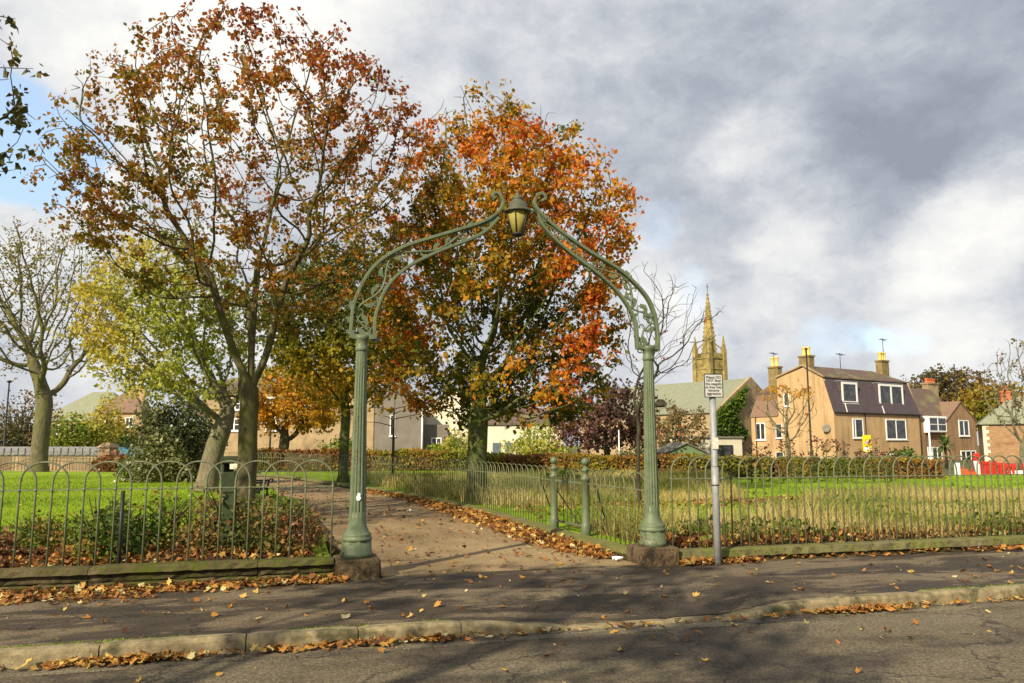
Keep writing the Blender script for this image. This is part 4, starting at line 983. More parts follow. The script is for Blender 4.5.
# against the left wall
u = rng.uniform(-9, -2.0, 5200); den = np.clip(.75 - .11 * (u + 9), .08, 1) * np.clip(.4 + sfield(np.stack([u, u * 0, u * 0], 1), 2, 70), 0, 1); k = rng.uniform(0, 1, len(u)) < np.maximum(den, .42); u = u[k]
wd_ = np.where(u < -4, .55, np.where(u < -3.2, .3, .22)); v = .25 - np.abs(rng.normal(0, 1, len(u))) * wd_ * .55
P_ = np.array([W(a, b, .004 + .05 * max(0, 1 - (.25 - b) / .35) * random.random()) for a, b in zip(u, v)])
litter('fallen_leaves', 'drift of brown and orange fallen leaves along the foot of the mossy wall', P_, .078, tt(len(u), .55))
u = np.concatenate([rng.uniform(2.4, 3.6, 600), rng.uniform(2.4, 7, 160), rng.uniform(7.2, 8.8, 220)]); v = .31 - np.abs(rng.normal(0, .1, len(u)))
P_ = np.array([W(a, b, .004 + .04 * random.random()) for a, b in zip(u, v)]); litter('fallen_leaves', 'small heaps of orange leaves against the wall behind the signpost', P_, .075, tt(len(u), .45))
# scattered on the pavement
u = rng.uniform(-8, 13, 430); v = rng.uniform(-2.15, .2, 430); P_ = np.array([W(a, b, .003 + pav_z(a, b)) for a, b in zip(u, v)]); litter('fallen_leaves', 'single yellow and brown leaves scattered over the dark pavement', P_, .07, tt(430, .70, .24))
# gutter
u = np.concatenate([rng.uniform(-8, 12, 520), rng.normal(-3.9, .28, 300), rng.normal(3.1, .28, 320), rng.uniform(-2.9, -1.2, 160)]); v = -2.39 - np.abs(rng.normal(0, .06, len(u)))
P_ = np.array([W(a, b, -.115 + .03 * random.random()) for a, b in zip(u, v)]); litter('fallen_leaves', 'fallen leaves gathered in the gutter along the kerb', P_, .075, tt(len(u), .58))
u = rng.uniform(-8, 12, 130); v = -2.5 - np.abs(rng.normal(0, 1.0, 130)); P_ = np.array([W(a, b, -.122) for a, b in zip(u, v)]); litter('fallen_leaves', 'a few yellow leaves lying out on the road', P_, .075, tt(130, .78, .2))
# along the path edging
v = rng.uniform(.9, 19, 9000) ; base_u = np.interp(v, [q[1] for q in pathR], [q[0] for q in pathR]); wd_ = np.interp(v, [.9, 1.6, 4, 8, 12, 19], [.25, .55, .55, .6, .4, .3])
u = base_u - .01 - np.abs(rng.normal(0, .5, len(v))) * wd_; k = rng.uniform(0, 1, len(v)) < np.interp(v, [.9, 1.6, 9, 12, 19], [.6, 1, .9, .5, .3]); u, v, base_u = u[k], v[k], base_u[k]
P_ = np.array([W(a, b, .01 + .09 * max(0, 1 - (c - a) / .4) * random.random()) for a, b, c in zip(u, v, base_u)]); litter('fallen_leaves', 'thick band of orange leaves lying along the stone edging of the path', P_, .08, tt(len(u), .52), .5)
v = rng.uniform(.3, 30, 1700); u = rng.uniform(-2, 1.7, 1700) - np.clip(v - 8, 0, 40) * .19; P_ = np.array([W(a, b, .010) for a, b in zip(u, v)]); litter('fallen_leaves', 'scattered brown leaves on the sandy path', P_, .075, tt(1700, .42, .25))
# in the bed and the garden
p, u, v = uvpts(6000, -9.5, -2.4, .64, 2.2, .20); f = sfield(p * np.array([1, 1, 0]), 1.2, 72); k = rng.uniform(0, 1, len(u)) < np.where(u < -5.8, .95, .25 + .5 * f); p = p[k]; p[:, 2] += rng.uniform(0, .07, len(p)); litter('fallen_leaves', 'red-brown fallen leaves covering the soil of the shrub bed', p, .09, tt(len(p), .45), .6)
p, u, v = uvpts(9500, 2.4, 16, .70, 1.8, .13); k = (rng.uniform(0, 1, len(u)) < np.interp(u, [2.4, 5, 8, 16], [1, .8, .25, .12])) & visible(p); p = p[k]; p[:, 2] += rng.uniform(0, .10, len(p)); litter('fallen_leaves', 'red-brown leaves heaped inside the railings behind the low wall', p, .085, tt(len(p), .38), .6)
p, u, v = uvpts(14000, -1, 11, 2, 14, .13); f = sfield(p * np.array([1, 1, 0]), .9, 73); band = np.exp(-((v - (7.2 + .1 * u)) / 1.3) ** 2) + .8 * np.exp(-((v - 11.5) / 1.0) ** 2) + .6 * np.exp(-((v - 3) / 1.0) ** 2) * (u < 3.6)
k = (rng.uniform(0, 1, len(u)) < band * (.35 + .6 * f)) & (u > 2.1 - np.clip(v - 8, 0, 40) * .17) & visible(p); p = p[k]; p[:, 2] += rng.uniform(0.02, .07, len(p)); litter('fallen_leaves', 'bands of red-brown fallen leaves on the garden lawn under the orange maple', p, .095, tt(len(p), .40), .5)
litter('fallen_leaves', 'sparse yellow and brown leaves lying on the bright lawn', p_lawn, .085, tt(len(p_lawn), .6), .4)
# moss along the kerb joint
p, u, v = uvpts(3200, -8, 12, -2.23, -2.17, .004); f = sfield(p * np.array([1, 1, 0]), 3, 74); p = p[(f > .5) & ((u < -1.2) | (u > 2.4))]
stuff(blades('moss', p, .016, .012, M['grass'], np.clip(rng.normal(.3, .2, len(p)), 0, 1), .6), 'thin line of green moss along the back of the kerb', 'moss')
# ------------------------------------------------------------------ buildings
def harl(name, a, b, stain):
    m, n = new_mat(name); p = n.obj()
    n1 = n.noise(p, .6, 5, .6); st_ = n.noise(n.scale(p, (1, 1, .14)), 1.3, 6, .65); fine = n.noise(p, 9, 5, .7)
    col = n.ramp(n1.outputs[0], [(.32, a), (.68, b)]); col = n.mix(n.math('MULTIPLY', n.smooth(st_.outputs[0], .46, .68), .6), col, stain)
    col = n.mix(.5, col, n.ramp(fine.outputs[0], [(.3, .6), (.5, 1.0), (.7, 1.3)]), 'MULTIPLY')
    finish(n, col, .92, fine.outputs[0], .5, .03, spec=.15); return m
M['harling'] = harl('tan_harling', (.41, .27, .14), (.51, .35, .185), (.26, .175, .095))
M['harling_brown'] = harl('brown_harling', (.24, .15, .08), (.33, .21, .12), (.14, .09, .05))
M['white_frame'] = simple('white_frame', (.72, .72, .70), (.80, .80, .78), 3, .5)
M['white_wall'] = simple('white_wall', (.55, .50, .38), (.62, .57, .45), 2, .8)
M['stone_tan'] = simple('sandstone', (.28, .205, .115), (.38, .28, .16), 1.5, .9, .4, 12, c3=(.19, .135, .08))
M['stone_grey'] = simple('grey_render', (.15, .135, .11), (.20, .18, .15), 1.0, .9, .3, 20)
M['stone_gold'] = simple('golden_sandstone', (.17, .14, .05), (.36, .28, .10), 1.4, .9, .7, 5, c3=(.10, .085, .035))
M['chim'] = simple('chimney_stone', (.16, .12, .05), (.26, .19, .08), 2, .9)
M['ridge_lead'] = simple('lead', (.16, .16, .17), (.22, .22, .23), 4, .6)
M['pot'] = simple('yellow_clay', (.60, .43, .09), (.68, .50, .14), 4, .7)
M['pot_red'] = simple('red_clay', (.42, .10, .04), (.50, .14, .06), 4, .7)
def slates(name, a, b, moss, mm=.3, sc=1.0):
    m, n = new_mat(name); uv = n.obj()
    br = n.new('ShaderNodeTexBrick'); sep = n.new('ShaderNodeSeparateXYZ'); n.l.new(uv, sep.inputs[0]); cmb = n.new('ShaderNodeCombineXYZ')
    n.put(cmb.inputs[0], n.math('ADD', sep.outputs[0], sep.outputs[1])); n.put(cmb.inputs[1], n.math('MULTIPLY', sep.outputs[2], 1.6))
    n.l.new(cmb.outputs[0], br.inputs['Vector']); br.inputs['Scale'].default_value = 1.5 * sc; br.inputs['Mortar Size'].default_value = .02
    br.inputs['Color1'].default_value = C4(a); br.inputs['Color2'].default_value = C4(b); br.inputs['Mortar'].default_value = C4(tuple(x * .5 for x in a))
    n1 = n.noise(uv, .5, 5, .65)
    col = n.mix(n.math('MULTIPLY', n.smooth(n1.outputs[0], .5, .65), mm), br.outputs[0], moss)
    finish(n, col, .7, br.outputs[1], .4, .02); return m
M['slate'] = slates('roof_slate', (.11, .075, .058), (.15, .105, .08), (.20, .19, .06), .7)
M['slate_hung'] = slates('hung_slate', (.070, .052, .062), (.10, .076, .085), (.09, .075, .07), .2)
M['slate_green'] = slates('mossy_slate', (.21, .22, .15), (.27, .275, .20), (.17, .21, .10), .5)
M['slate_pink'] = slates('red_tile', (.20, .125, .085), (.26, .16, .11), (.20, .16, .09), .35)
mg, ng = new_mat('window_glass'); finish(ng, ng.ramp(ng.noise(ng.obj(), 1.5, 3).outputs[0], [(.4, (.012, .014, .016)), (.7, (.07, .075, .08))]), .08, spec=.6); M['glass'] = mg
def window(parent, o, d, nrm, w_, h, bars=(), hbars=(), fw=.11, mat='white_frame', sill=True, name='window'):
    """o: lower-left corner on the wall, d: along the wall, nrm: outward (local coordinates)"""
    o, d, nrm = Vector(o), Vector(d).normalized(), Vector(nrm).normalized(); up = Vector((0, 0, 1)); mb = MB()
    def piece(x0, x1, z0, z1, t0=0, t1=.09):
        a = [o + d * x + up * z + nrm * t for t in (t0, t1) for (x, z) in ((x0, z0), (x1, z0), (x1, z1), (x0, z1))]
        mb.add(a, [(0, 3, 2, 1), (4, 5, 6, 7), (0, 1, 5, 4), (1, 2, 6, 5), (2, 3, 7, 6), (3, 0, 4, 7)])
    piece(0, w_, 0, fw); piece(0, w_, h - fw, h); piece(0, fw, fw, h - fw); piece(w_ - fw, w_, fw, h - fw)
    for b in bars: piece(w_ * b - fw * .5, w_ * b + fw * .5, fw, h - fw, 0, .08)
    for b in hbars: piece(fw, w_ - fw, h * b - fw * .3, h * b + fw * .3, 0, .075)
    if sill: piece(-.08, w_ + .08, -.1, -.002, 0, .16)
    f = mb.build(name, M[mat], parent)
    mp = MB(); a = [o + d * x + up * z + nrm * .03 for x, z in ((fw, fw), (w_ - fw, fw), (w_ - fw, h - fw), (fw, h - fw))]; mp.slab(a, nrm * -.02); mp.build('pane', M['glass'], f)
    return f
def chimney(parent, x, y, z0, z1, wx, wy, pots, mat, potmat, potsh=.9, cap=True):
    mb = MB(); mb.box(x - wx / 2, x + wx / 2, y - wy / 2, y + wy / 2, z0, z1)
    if cap: mb.box(x - wx / 2 - .1, x + wx / 2 + .1, y - wy / 2 - .1, y + wy / 2 + .1, z1 + .002, z1 + .2)
    c = mb.build('chimney', mat, parent)
    for k in range(pots):
        mb = MB(); t = (k + .5) / pots - .5; px_, py_ = (x + t * wx * .85, y) if wx > wy else (x, y + t * wy * .85)
        mb.lathe([(.26, z1 + .19), (.28, z1 + .3), (.21, z1 + .4), (.2, z1 + potsh - .1), (.27, z1 + potsh), (.27, z1 + potsh + .1), (.15, z1 + potsh + .12)], 10, px_, py_); mb.build('chimney_pot', potmat, c)
def aerial(parent, x, y, z0, z1):
    mb = MB(); mb.tube([(x, y, z0), (x, y, z1)], .04, 5); mb.tube([(x - .5, y, z1 - .1), (x + .9, y + .3, z1 - .25)], .035, 4)
    for k in range(5): mb.tube([(x - .4 + k * .3, y - .3, z1 - .12 - .02 * k), (x - .4 + k * .3, y + .4, z1 - .12 - .02 * k)], .025, 4)
    mb.build('aerial', M['black'], parent)
def dish(parent, o, nrm, r, mat):
    o, nrm = Vector(o), Vector(nrm).normalized(); a = nrm.orthogonal().normalized(); b = nrm.cross(a); mb = MB(); vs = []; fs = []
    for i, (q, dz) in enumerate(((0, 0), (.5, .06), (1, .24), (1.03, .2), (.5, 0), (0, -.06))):
        for k in range(16): w_ = k * math.pi / 8; vs.append(o + a * (r * q * math.cos(w_)) + b * (r * q * math.sin(w_)) + nrm * (r * dz + .3))
    mb.add(vs, [(i * 16 + k, i * 16 + (k + 1) % 16, (i + 1) * 16 + (k + 1) % 16, (i + 1) * 16 + k) for i in range(5) for k in range(16)], True)
    mb.tube([o, o + nrm * .3], .05, 6); mb.build('satellite_dish', mat, parent)

HA = math.atan2(9, 14.5); HO = Vector((37, 90, -.3)); hx_, hy_ = Vector((math.cos(HA), math.sin(HA))), Vector((-math.sin(HA), math.cos(HA)))
def sx(px, y0=0):                    # local x on the front wall for a picture column
    r = (px - 512) / F; ox, oy = HO.x + hy_.x * y0, HO.y + hy_.y * y0
    return (r * oy - ox) / (hx_.x - r * hx_.y)
def sy(px, x0=0):                    # local y on the gable wall
    r = (px - 512) / F; ox, oy = HO.x + hx_.x * x0, HO.y + hx_.y * x0
    return (r * oy - ox) / (hy_.x - r * hy_.y)
def wz(x, y, py): Y = HO.y + hx_.y * x + hy_.y * y; return P(512, py, Y).z - HO.z
H = thing('tenement_house', 'big tan harled house with slate mansard roof and yellow chimney pots', 'house', HO, HA)
zE = wz(0, 0, 412); zM = wz(0, 1, 377); zR = wz(0, 3.9, 366.5)
XR = 17.2; DY = 7.8; ya = 3.9
mb = MB()
g = [(0, 0), (0, zE), (1.25, zM - .12), (ya, zR - .12), (DY, zM + .3), (DY, 0)]
mb.slab([(0, y, z) for y, z in g], (.35, 0, 0)); mb.slab([(XR, y, z) for y, z in g[:3]] + [(XR, DY, zM - .1), (XR, DY, 0)], (-.35, 0, 0))
mb.box(.352, XR - .352, 0, .35, 0, zE); mb.box(.352, XR - .352, DY - .35, DY, 0, zM)
# rear wing
wE = wz(0, 10, 416.5); RY = sy(750)
mb.box(0, .3, DY + .002, RY, 0, wE); mb.box(.302, 6, RY - .3, RY, 0, wE); mb.box(.302, 6, DY + .002, DY + .3, 0, wE)
wall = mb.build('wall', M['harling'], H)
mb = MB()
mb.slab([(-.02, -.12, zE - .05), (XR, -.12, zE - .05), (XR - .3, 1.3, zM), (.10, 1.3, zM)], (0, .12, .03))
mb.build('mansard', M['slate_hung'], H)
mb = MB()
mb.slab([(-.12, 1.15, zM - .02), (XR - .1, 1.15, zM - .02), (XR - 3.6, ya, zR), (-.12, ya, zR)], (0, 0, .12))
mb.slab([(-.12, ya, zR + .003), (XR - 3.6, ya, zR + .003), (XR - .1, DY + .1, zM + .3), (-.12, DY + .1, zM + .3)], (0, 0, .12))
mb.slab([(XR - .1, 1.15, zM - .02), (XR - .1, DY + .1, zM + .3), (XR - 3.6, ya, zR)], (0, 0, .12))
roof = mb.build('roof', M['slate'], H)
mb = MB()
mb.slab([(-.12, DY + .1, wE - .05), (-.12, RY + .1, wE - .05), (.9, RY - .5, wE + 2.9), (.9, DY + .1, wE + 2.9)], (.08, 0, .04))
mb.build('mansard', M['slate_pink'], H)
mb = MB(); wr = wz(3, 9.5, 379)
mb.slab([(.8, DY - 2.4, wE + 2.85), (.8, RY - .4, wE + 2.85), (3.2, RY - 2.2, wr), (3.2, DY - 2.6, wr)], (0, 0, .1))
mb.slab([(.8, RY - .4, wE + 2.84), (6, RY - .4, wE + 2.84), (3.2, RY - 2.2, wr - .004)], (0, 0, .1))
mb.build('roof', M['slate'], H)
mb = MB(); mb.box(.6, 5.5, DY + .4, RY - .6, wE - .1, wE + 2.8); mb.build('attic_wall', M['slate_pink'], H)
# chimneys
cy = sy(804); zc0 = zR - .8
chimney(H, .75, cy, zc0, wz(0, cy, 357), .9, 1.5, 2, M['chim'], M['pot'], 1.15)
cx_ = sx(884, ya); chimney(H, cx_, ya, zR - .6, wz(cx_, ya, 362), 1.5, .9, 3, M['chim'], M['pot'], 1.15)
chimney(H, 1.4, sy(776, 1.4), wE + 2, wz(1.4, 10.4, 369), .8, 1.5, 2, M['chim'], M['pot'], 1.3)
aerial(H, cx_ + .4, ya, wz(cx_, ya, 362), wz(cx_, ya, 338)); ax_ = sx(842, ya); aerial(H, ax_, ya, zR - .1, wz(ax_, ya, 353)); aerial(H, 1.4, sy(775, 1.4), wz(1.4, 10.4, 366), wz(1.4, 10.4, 353))
# windows: front wall, mansard dormers, gable
fr = (1, 0, 0); no = (0, -1, 0)
def fwin(x0, x1, y0, y1, bars, nm='window'):
    a, b = sx(x0), sx(x1); window(H, (a, 0, wz(a, 0, y1)), fr, no, b - a, wz(a, 0, y0) - wz(a, 0, y1), bars, (), .13, name=nm)
fwin(850.5, 861, 418.5, 438, (.25,)); fwin(883.5, 903.5, 419, 439.5, (.5,)); fwin(886, 906, 453.5, 464, (.5,))
for x0, x1, y0, y1, bars in ((842.5, 858, 381.5, 403, ()), (879.5, 903.5, 383.5, 406, (.5,))):
    a, b = sx(x0, .3), sx(x1, .3); z0, z1 = wz(a, .3, y1), wz(a, .3, y0)
    d_ = MB(); d_.box(a, b, .42, 1.6, z0 - .1, z1 + .05); dm = d_.build('dormer', M['slate_hung'], H); d_ = MB(); d_.box(a - .1, b + .1, .3, 1.7, z1 + .052, z1 + .16); d_.build('dormer_roof', M['ridge_lead'], dm)
    window(H, (a, .418, z0), fr, no, b - a, z1 - z0, bars, (), .26)
    mb = MB(); mb.slab([(a - .02, -.16, zE), (a + .1, -.16, zE), (a + .1, .1, z0), (a - .02, .1, z0)], (0, -.05, 0)); mb.build('downpipe', M['white_frame'], H)
ln = (0, 1, 0); lo = (-1, 0, 0)
def gwin(x0, x1, y0, y1, bars=(), fw=.12):
    a, b = sy(x0), sy(x1); window(H, (0, a, wz(0, a, y1)), (0, -1, 0), lo, a - b, wz(0, a, y0) - wz(0, a, y1), bars, (), fw)
gwin(754.5, 764, 423, 440, (.5,)); gwin(783.5, 789, 394, 406.5); gwin(774.5, 780.5, 424, 438, (), .05); gwin(773.5, 781, 452, 462, (), .05)
dish(H, (0, sy(825), wz(0, 1, 428.5)), (-.9, -.5, .1), .45, M['stone_grey']); dish(H, (0, sy(824), wz(0, 1, 447)), (-.9, -.6, .1), .45, M['harling_brown'])
for px in (863, 917):
    a = sx(px); mb = MB(); mb.tube([(a, -.09, 0), (a, -.09, zE)], .06, 6); mb.build('downpipe', M['black'], H)
mb = MB(); mb.tube([(-.09, RY - .8, 0), (-.09, RY - .8, wE)], .06, 6); mb.build('downpipe', M['black'], H)
mb = MB(); mb.tube([(-.1, -.2, zE - .03), (XR, -.2, zE - .03)], .08, 6); mb.build('gutter', M['black'], H)
mb = MB(); mb.slab([(-.16, 1.1, zM), (-.16, ya, zR + .1), (-.16, ya, zR + .28), (-.16, 1.1, zM + .18)], (.28, 0, 0)); mb.slab([(-.165, ya, zR + .1), (-.165, DY + .1, zM + .4), (-.165, DY + .1, zM + .58), (-.165, ya, zR + .28)], (.28, 0, 0)); mb.build('skew', M['stone_tan'], H)
# side wing and gabled house
H2 = thing('gabled_house', 'brown harled house with pointed front gable and red chimney pots', 'house', HO + Vector((hx_.x * (XR + .05), hx_.y * (XR + .05), 0)), HA)
bx = lambda px, y=0: sx(px, y) - XR - .05
def z2(x, y, py): return wz(x + XR + .05, y, py)
x1 = bx(940.5); x2 = bx(973.5, -.5); e2 = z2(2, 0, 420); r2 = z2(2, 4, 388)
mb = MB(); mb.box(0, x1, .2, 8, 0, e2); mb.build('wall', M['harling_brown'], H2)
mb = MB(); mb.slab([(0, -.05, e2), (x1 + 4.5, -.05, e2), (x1 + 4.5, 4, r2), (0, 4, r2)], (0, 0, .12)); mb.slab([(0, 4, r2 - .01), (x1 + 4.5, 4, r2 - .01), (x1 + 4.5, 8.2, e2), (0, 8.2, e2)], (0, 0, .12)); mb.build('roof', M['slate'], H2)
gm = (x1 + x2) / 2; ga = z2(gm, -.5, 402.5); ge = z2(gm, -.5, 421)
mb = MB(); mb.slab([(x1, -.5, 0), (x2, -.5, 0), (x2, -.5, ge), (gm, -.5, ga), (x1, -.5, ge)], (0, 8.5, 0)); mb.build('gable_wall', M['harling_brown'], H2)
mb = MB(); mb.slab([(x1 - .2, -.62, ge - .12), (gm, -.62, ga + .03), (gm, 6, ga + .03), (x1 - .2, 6, ge - .12)], (0, 0, .16)); mb.slab([(x2 + .2, -.62, ge - .12), (gm, -.62, ga + .028), (gm, 6, ga + .028), (x2 + .2, 6, ge - .12)], (0, 0, .16)); mb.build('gable_roof', M['slate_pink'], H2)
a, b = bx(923), bx(941.5); z0, z1 = z2(a, 0, 432.5), z2(a, 0, 416)
mb = MB(); mb.box(a, b, -.4, 2, z0, z1); mb.build('dormer', M['white_frame'], H2); window(H2, (a + .1, -.402, z0 + .1), fr, no, b - a - .2, z1 - z0 - .2, (.5,), (.5,), .15, sill=False)
def w2(x0, xx1, y0, y1, bars, hb):
    a, b = bx(x0, -.5), bx(xx1, -.5); window(H2, (a, -.5, z2(a, -.5, y1)), fr, no, b - a, z2(a, -.5, y0) - z2(a, -.5, y1), bars, hb, .13)
w2(956, 966, 420, 436, (.5,), ()); w2(956, 971, 450.5, 470, (.33, .67), (.5,)); 
a, b = bx(925), bx(939); window(H2, (a, .2, z2(a, .2, 470)), fr, no, b - a, z2(a, .2, 447) - z2(a, .2, 470), (.33, .67), (), .13)
cX = bx(930.5, 4.5); chimney(H2, cX, 4.5, r2 - 1.2, z2(cX, 4.5, 384.5), 2.4, .9, 5, M['stone_tan'], M['pot_red'], .7)
# far stone cottage
CO = P(984, 445, 84); CO.z = -.3
C_ = thing('stone_cottage', 'brown rubble stone cottage with pale corner stones behind the bare tree', 'house', CO, R(-27))
cz = lambda py: P(512, py, 86).z + .3
mb = MB(); mb.box(0, 12, 0, 7, 0, cz(424)); mb.build('wall', simple('rubble', (.24, .14, .07), (.34, .215, .12), 2.2, .95, .6, 9, c3=(.20, .11, .06), stretch=(1, 1, 2.5)), C_)
mb = MB()
for k in range(12):
    q = .55 if k % 2 else .3; zz = k * cz(424) / 12; mb.box(-.03, q, -.03, .35, zz + .01, zz + cz(424) / 12 - .01)
mb.build('quoins', M['white_wall'], C_)
mb = MB(); mb.slab([(-.3, -.3, cz(425)), (12.3, -.3, cz(425)), (9, 3.5, cz(398)), (3, 3.5, cz(398))], (0, 0, .1)); mb.slab([(-.3, -.3, cz(425)), (3, 3.5, cz(398)), (-.3, 7.3, cz(425))], (0, 0, .1)); mb.build('roof', M['slate_green'], C_)
chimney(C_, 2.6, 3.5, cz(402), cz(393), .9, .9, 1, M['pot_red'], M['pot_red'], .6)
# church hall with ivy
KO = Vector((P(717, 445, 110).x, 110, -.3)); ka = math.atan2(.743, -.669)
K = thing('church_hall', 'long stone hall with green weathered roof and ivy covered gable', 'hall', KO, ka)
kz = lambda py, Y: P(512, py, Y).z + .3
zk, zr_ = kz(411, 110), kz(379, 116); LK = 26
mb = MB(); mb.slab([(0, 0, 0), (0, 0, zk), (0, -9.5, zr_ + .35), (0, -19, zk), (0, -19, 0)], (.5, 0, 0)); mb.box(.502, LK, -.4, 0, 0, zk); mb.build('wall', M['stone_tan'], K)
mb = MB(); mb.slab([(.3, .35, zk - .25), (LK, .35, zk - .25), (LK, -9.5, zr_), (.3, -9.5, zr_)], (0, 0, .15)); mb.slab([(.3, -19.3, zk - .2), (LK, -19.3, zk - .2), (LK, -9.5, zr_ - .01), (.3, -9.5, zr_ - .01)], (0, 0, .15)); mb.build('roof', M['slate_green'], K)
for x in (5.5, 9.5): window(K, (x + 1.0, 0, 3.0), (-1, 0, 0), (0, 1, 0), 1.0, 1.8, mat='pot_red', fw=.2)
mb = MB(); mb.slab([(10, -1.2, zk + 1.2), (12, -1.2, zk + 1.2), (11, -1.2, zk + 2.2)], (0, -1.5, 0)); mb.build('roof_vent', M['bark_dark'], K)
n_ = 5200; zz = rng.uniform(0, 1, n_); yy = -rng.uniform(0, 1, n_) ** 1.1 * 8.2; top = zk + (-yy) / 9.5 * (zr_ - zk) - .1; hgt = zz * top
k_ = (yy > -6.4 + 1.1 * np.sin(hgt * 1.3)) | (hgt > top - 1.0)
c = np.stack([-.08 - rng.uniform(0, .35, n_), yy, hgt], 1)[k_]
link('ivy', leaves_mesh('ivy', c, .34, M['leaf_green'], np.clip(.35 + .6 * (sfield(c, .8, 80) - .5), 0, 1), .4), K)
# steeple
SO = Vector((P(727, 445, 158).x, 158, -.3)); S = thing('church_steeple', 'golden sandstone church tower with tall spire and corner pinnacles', 'steeple', SO, R(31) - R(0))
qz = lambda py: P(512, py, 160).z + .3
s = 4.0; tz = qz(360)
mb = MB(); mb.box(-s, 0, 0, s, 0, tz); mb.box(-s - .15, .15, -.15, s + .15, tz - 2.2, tz - 1.9); mb.box(-s - .2, .2, -.2, s + .2, tz + .002, tz + .3)
for x in (-s, 0):
    for y in (0, s): mb.box(x - .45, x + .45, y - .45, y + .45, 0, tz - .4)
mb.build('tower', M['stone_gold'], S)
for fx_, dx_, nx_ in (((-s / 2 - 1.0, 0), (1, 0, 0), (0, -1, 0)), ((0, s / 2 - 1.0), (0, 1, 0), (1, 0, 0))):
    for k in (0, 1):
        mb = MB(); o = Vector((fx_[0], fx_[1], tz - 8)) + Vector(dx_) * (1.25 * k); d_ = Vector(dx_); nn = Vector(nx_)
        mb.slab([o + nn * .03, o + d_ * .8 + nn * .03, o + d_ * .8 + nn * .03 + Vector((0, 0, 4)), o + d_ * .4 + nn * .03 + Vector((0, 0, 5)), o + nn * .03 + Vector((0, 0, 4))], nn * -.02); mb.build('louvre_window', M['bark_dark'], S)
mb = MB(); c = (-s / 2, s / 2); st_ = qz(290) - .5
def spire(mb, cx, cy, z0, z1, r, nseg=8):
    vs = [(cx + r * math.cos(2 * math.pi * (k + .5) / nseg), cy + r * math.sin(2 * math.pi * (k + .5) / nseg), z0) for k in range(nseg)] + [(cx + .08 * math.cos(2 * math.pi * (k + .5) / nseg), cy + .08 * math.sin(2 * math.pi * (k + .5) / nseg), z1) for k in range(nseg)]
    mb.add(vs, [(k, (k + 1) % nseg, nseg + (k + 1) % nseg, nseg + k) for k in range(nseg)] + [tuple(range(nseg - 1, -1, -1)), tuple(range(nseg, 2 * nseg))])
spire(mb, *c, tz + .3, st_, 1.72)
for k in range(8):
    a = 2 * math.pi * (k + .5) / 8
    for j in range(16):
        f = j / 16; r = 1.72 * (1 - f) + .1; z = tz + .3 + (st_ - tz - .3) * f; mb.box(c[0] + r * math.cos(a) - .05, c[0] + r * math.cos(a) + .05, c[1] + r * math.sin(a) - .05, c[1] + r * math.sin(a) + .05, z, z + .22)
sp_ = mb.build('spire', M['stone_gold'], S)
mb = MB(); mb.tube([(c[0], c[1], st_ - .2), (c[0], c[1], st_ + 1.6)], .06, 5); mb.tube([(c[0] - .4, c[1], st_ + .9), (c[0] + .4, c[1], st_ + .9)], .06, 5); mb.build('cross', M['black'], sp_)
for x in (-s, 0):
    for y in (0, s):
        mb = MB(); mb.box(x - .42, x + .42, y - .42, y + .42, tz - .4, tz + 2.0); spire(mb, x, y, tz + 2.002, qz(337), .5, 4); mb.build('pinnacle', M['stone_gold'], S)
        mb = MB(); pts = [Vector((x, y, tz + 1.6)).lerp(Vector((c[0], c[1], tz + 3.4)), f) + Vector((0, 0, .5 * math.sin(math.pi * f))) for f in (0, .25, .5, .7)]; mb.tube(pts, .13, 5); mb.build('flying_buttress', M['stone_gold'], S)
# parapet battlements
mb = MB()
for k in range(5):
    t = -s + .9 + k * (s - 1.8) / 4.0
    for (x, y) in ((t, -.05), (t, s + .05), (-s - .05, -t), (.05, -t)): mb.box(x - .28, x + .28, y - .15, y + .15, tz + .302, tz + 1.1)
mb.build('parapet', M['stone_gold'], S)
# sheds and garage in the middle distance
b = at_px(686, 52, -.2); r = thing('garden_shed', 'small green pitched roof shed behind the hedge', 'shed', b, R(10))
mb = MB(); mb.slab([(-1.3, 0, 0), (1.3, 0, 0), (1.3, 0, 1.3), (0, 0, 1.85), (-1.3, 0, 1.3)], (0, 2.4, 0)); mb.build('wall', simple('green_boards', (.10, .16, .07), (.15, .21, .10), 4, .7), r)
mb = MB(); mb.slab([(-1.5, -.15, 1.25), (0, -.15, 1.9), (0, 2.6, 1.9), (-1.5, 2.6, 1.25)], (0, 0, .06)); mb.slab([(1.5, -.15, 1.25), (0, -.15, 1.897), (0, 2.6, 1.897), (1.5, 2.6, 1.25)], (0, 0, .06)); mb.build('roof', M['stone_grey'], r)
b = at_px(706, 66, -.3); r = thing('garage', 'small flat roofed cream garage beside the ivy gable', 'garage', b, R(20))
mb = MB(); mb.box(-.4, 3.6, 0, 5, 0, 2.5); mb.build('wall', M['white_wall'], r); mb = MB(); mb.box(-.5, 3.75, -.15, 5.1, 2.502, 2.62); mb.build('roof', M['stone_grey'], r)
window(r, (.4, 0, .9), fr, no, 2.2, 1.0, (.5,), mat='black', fw=.06)
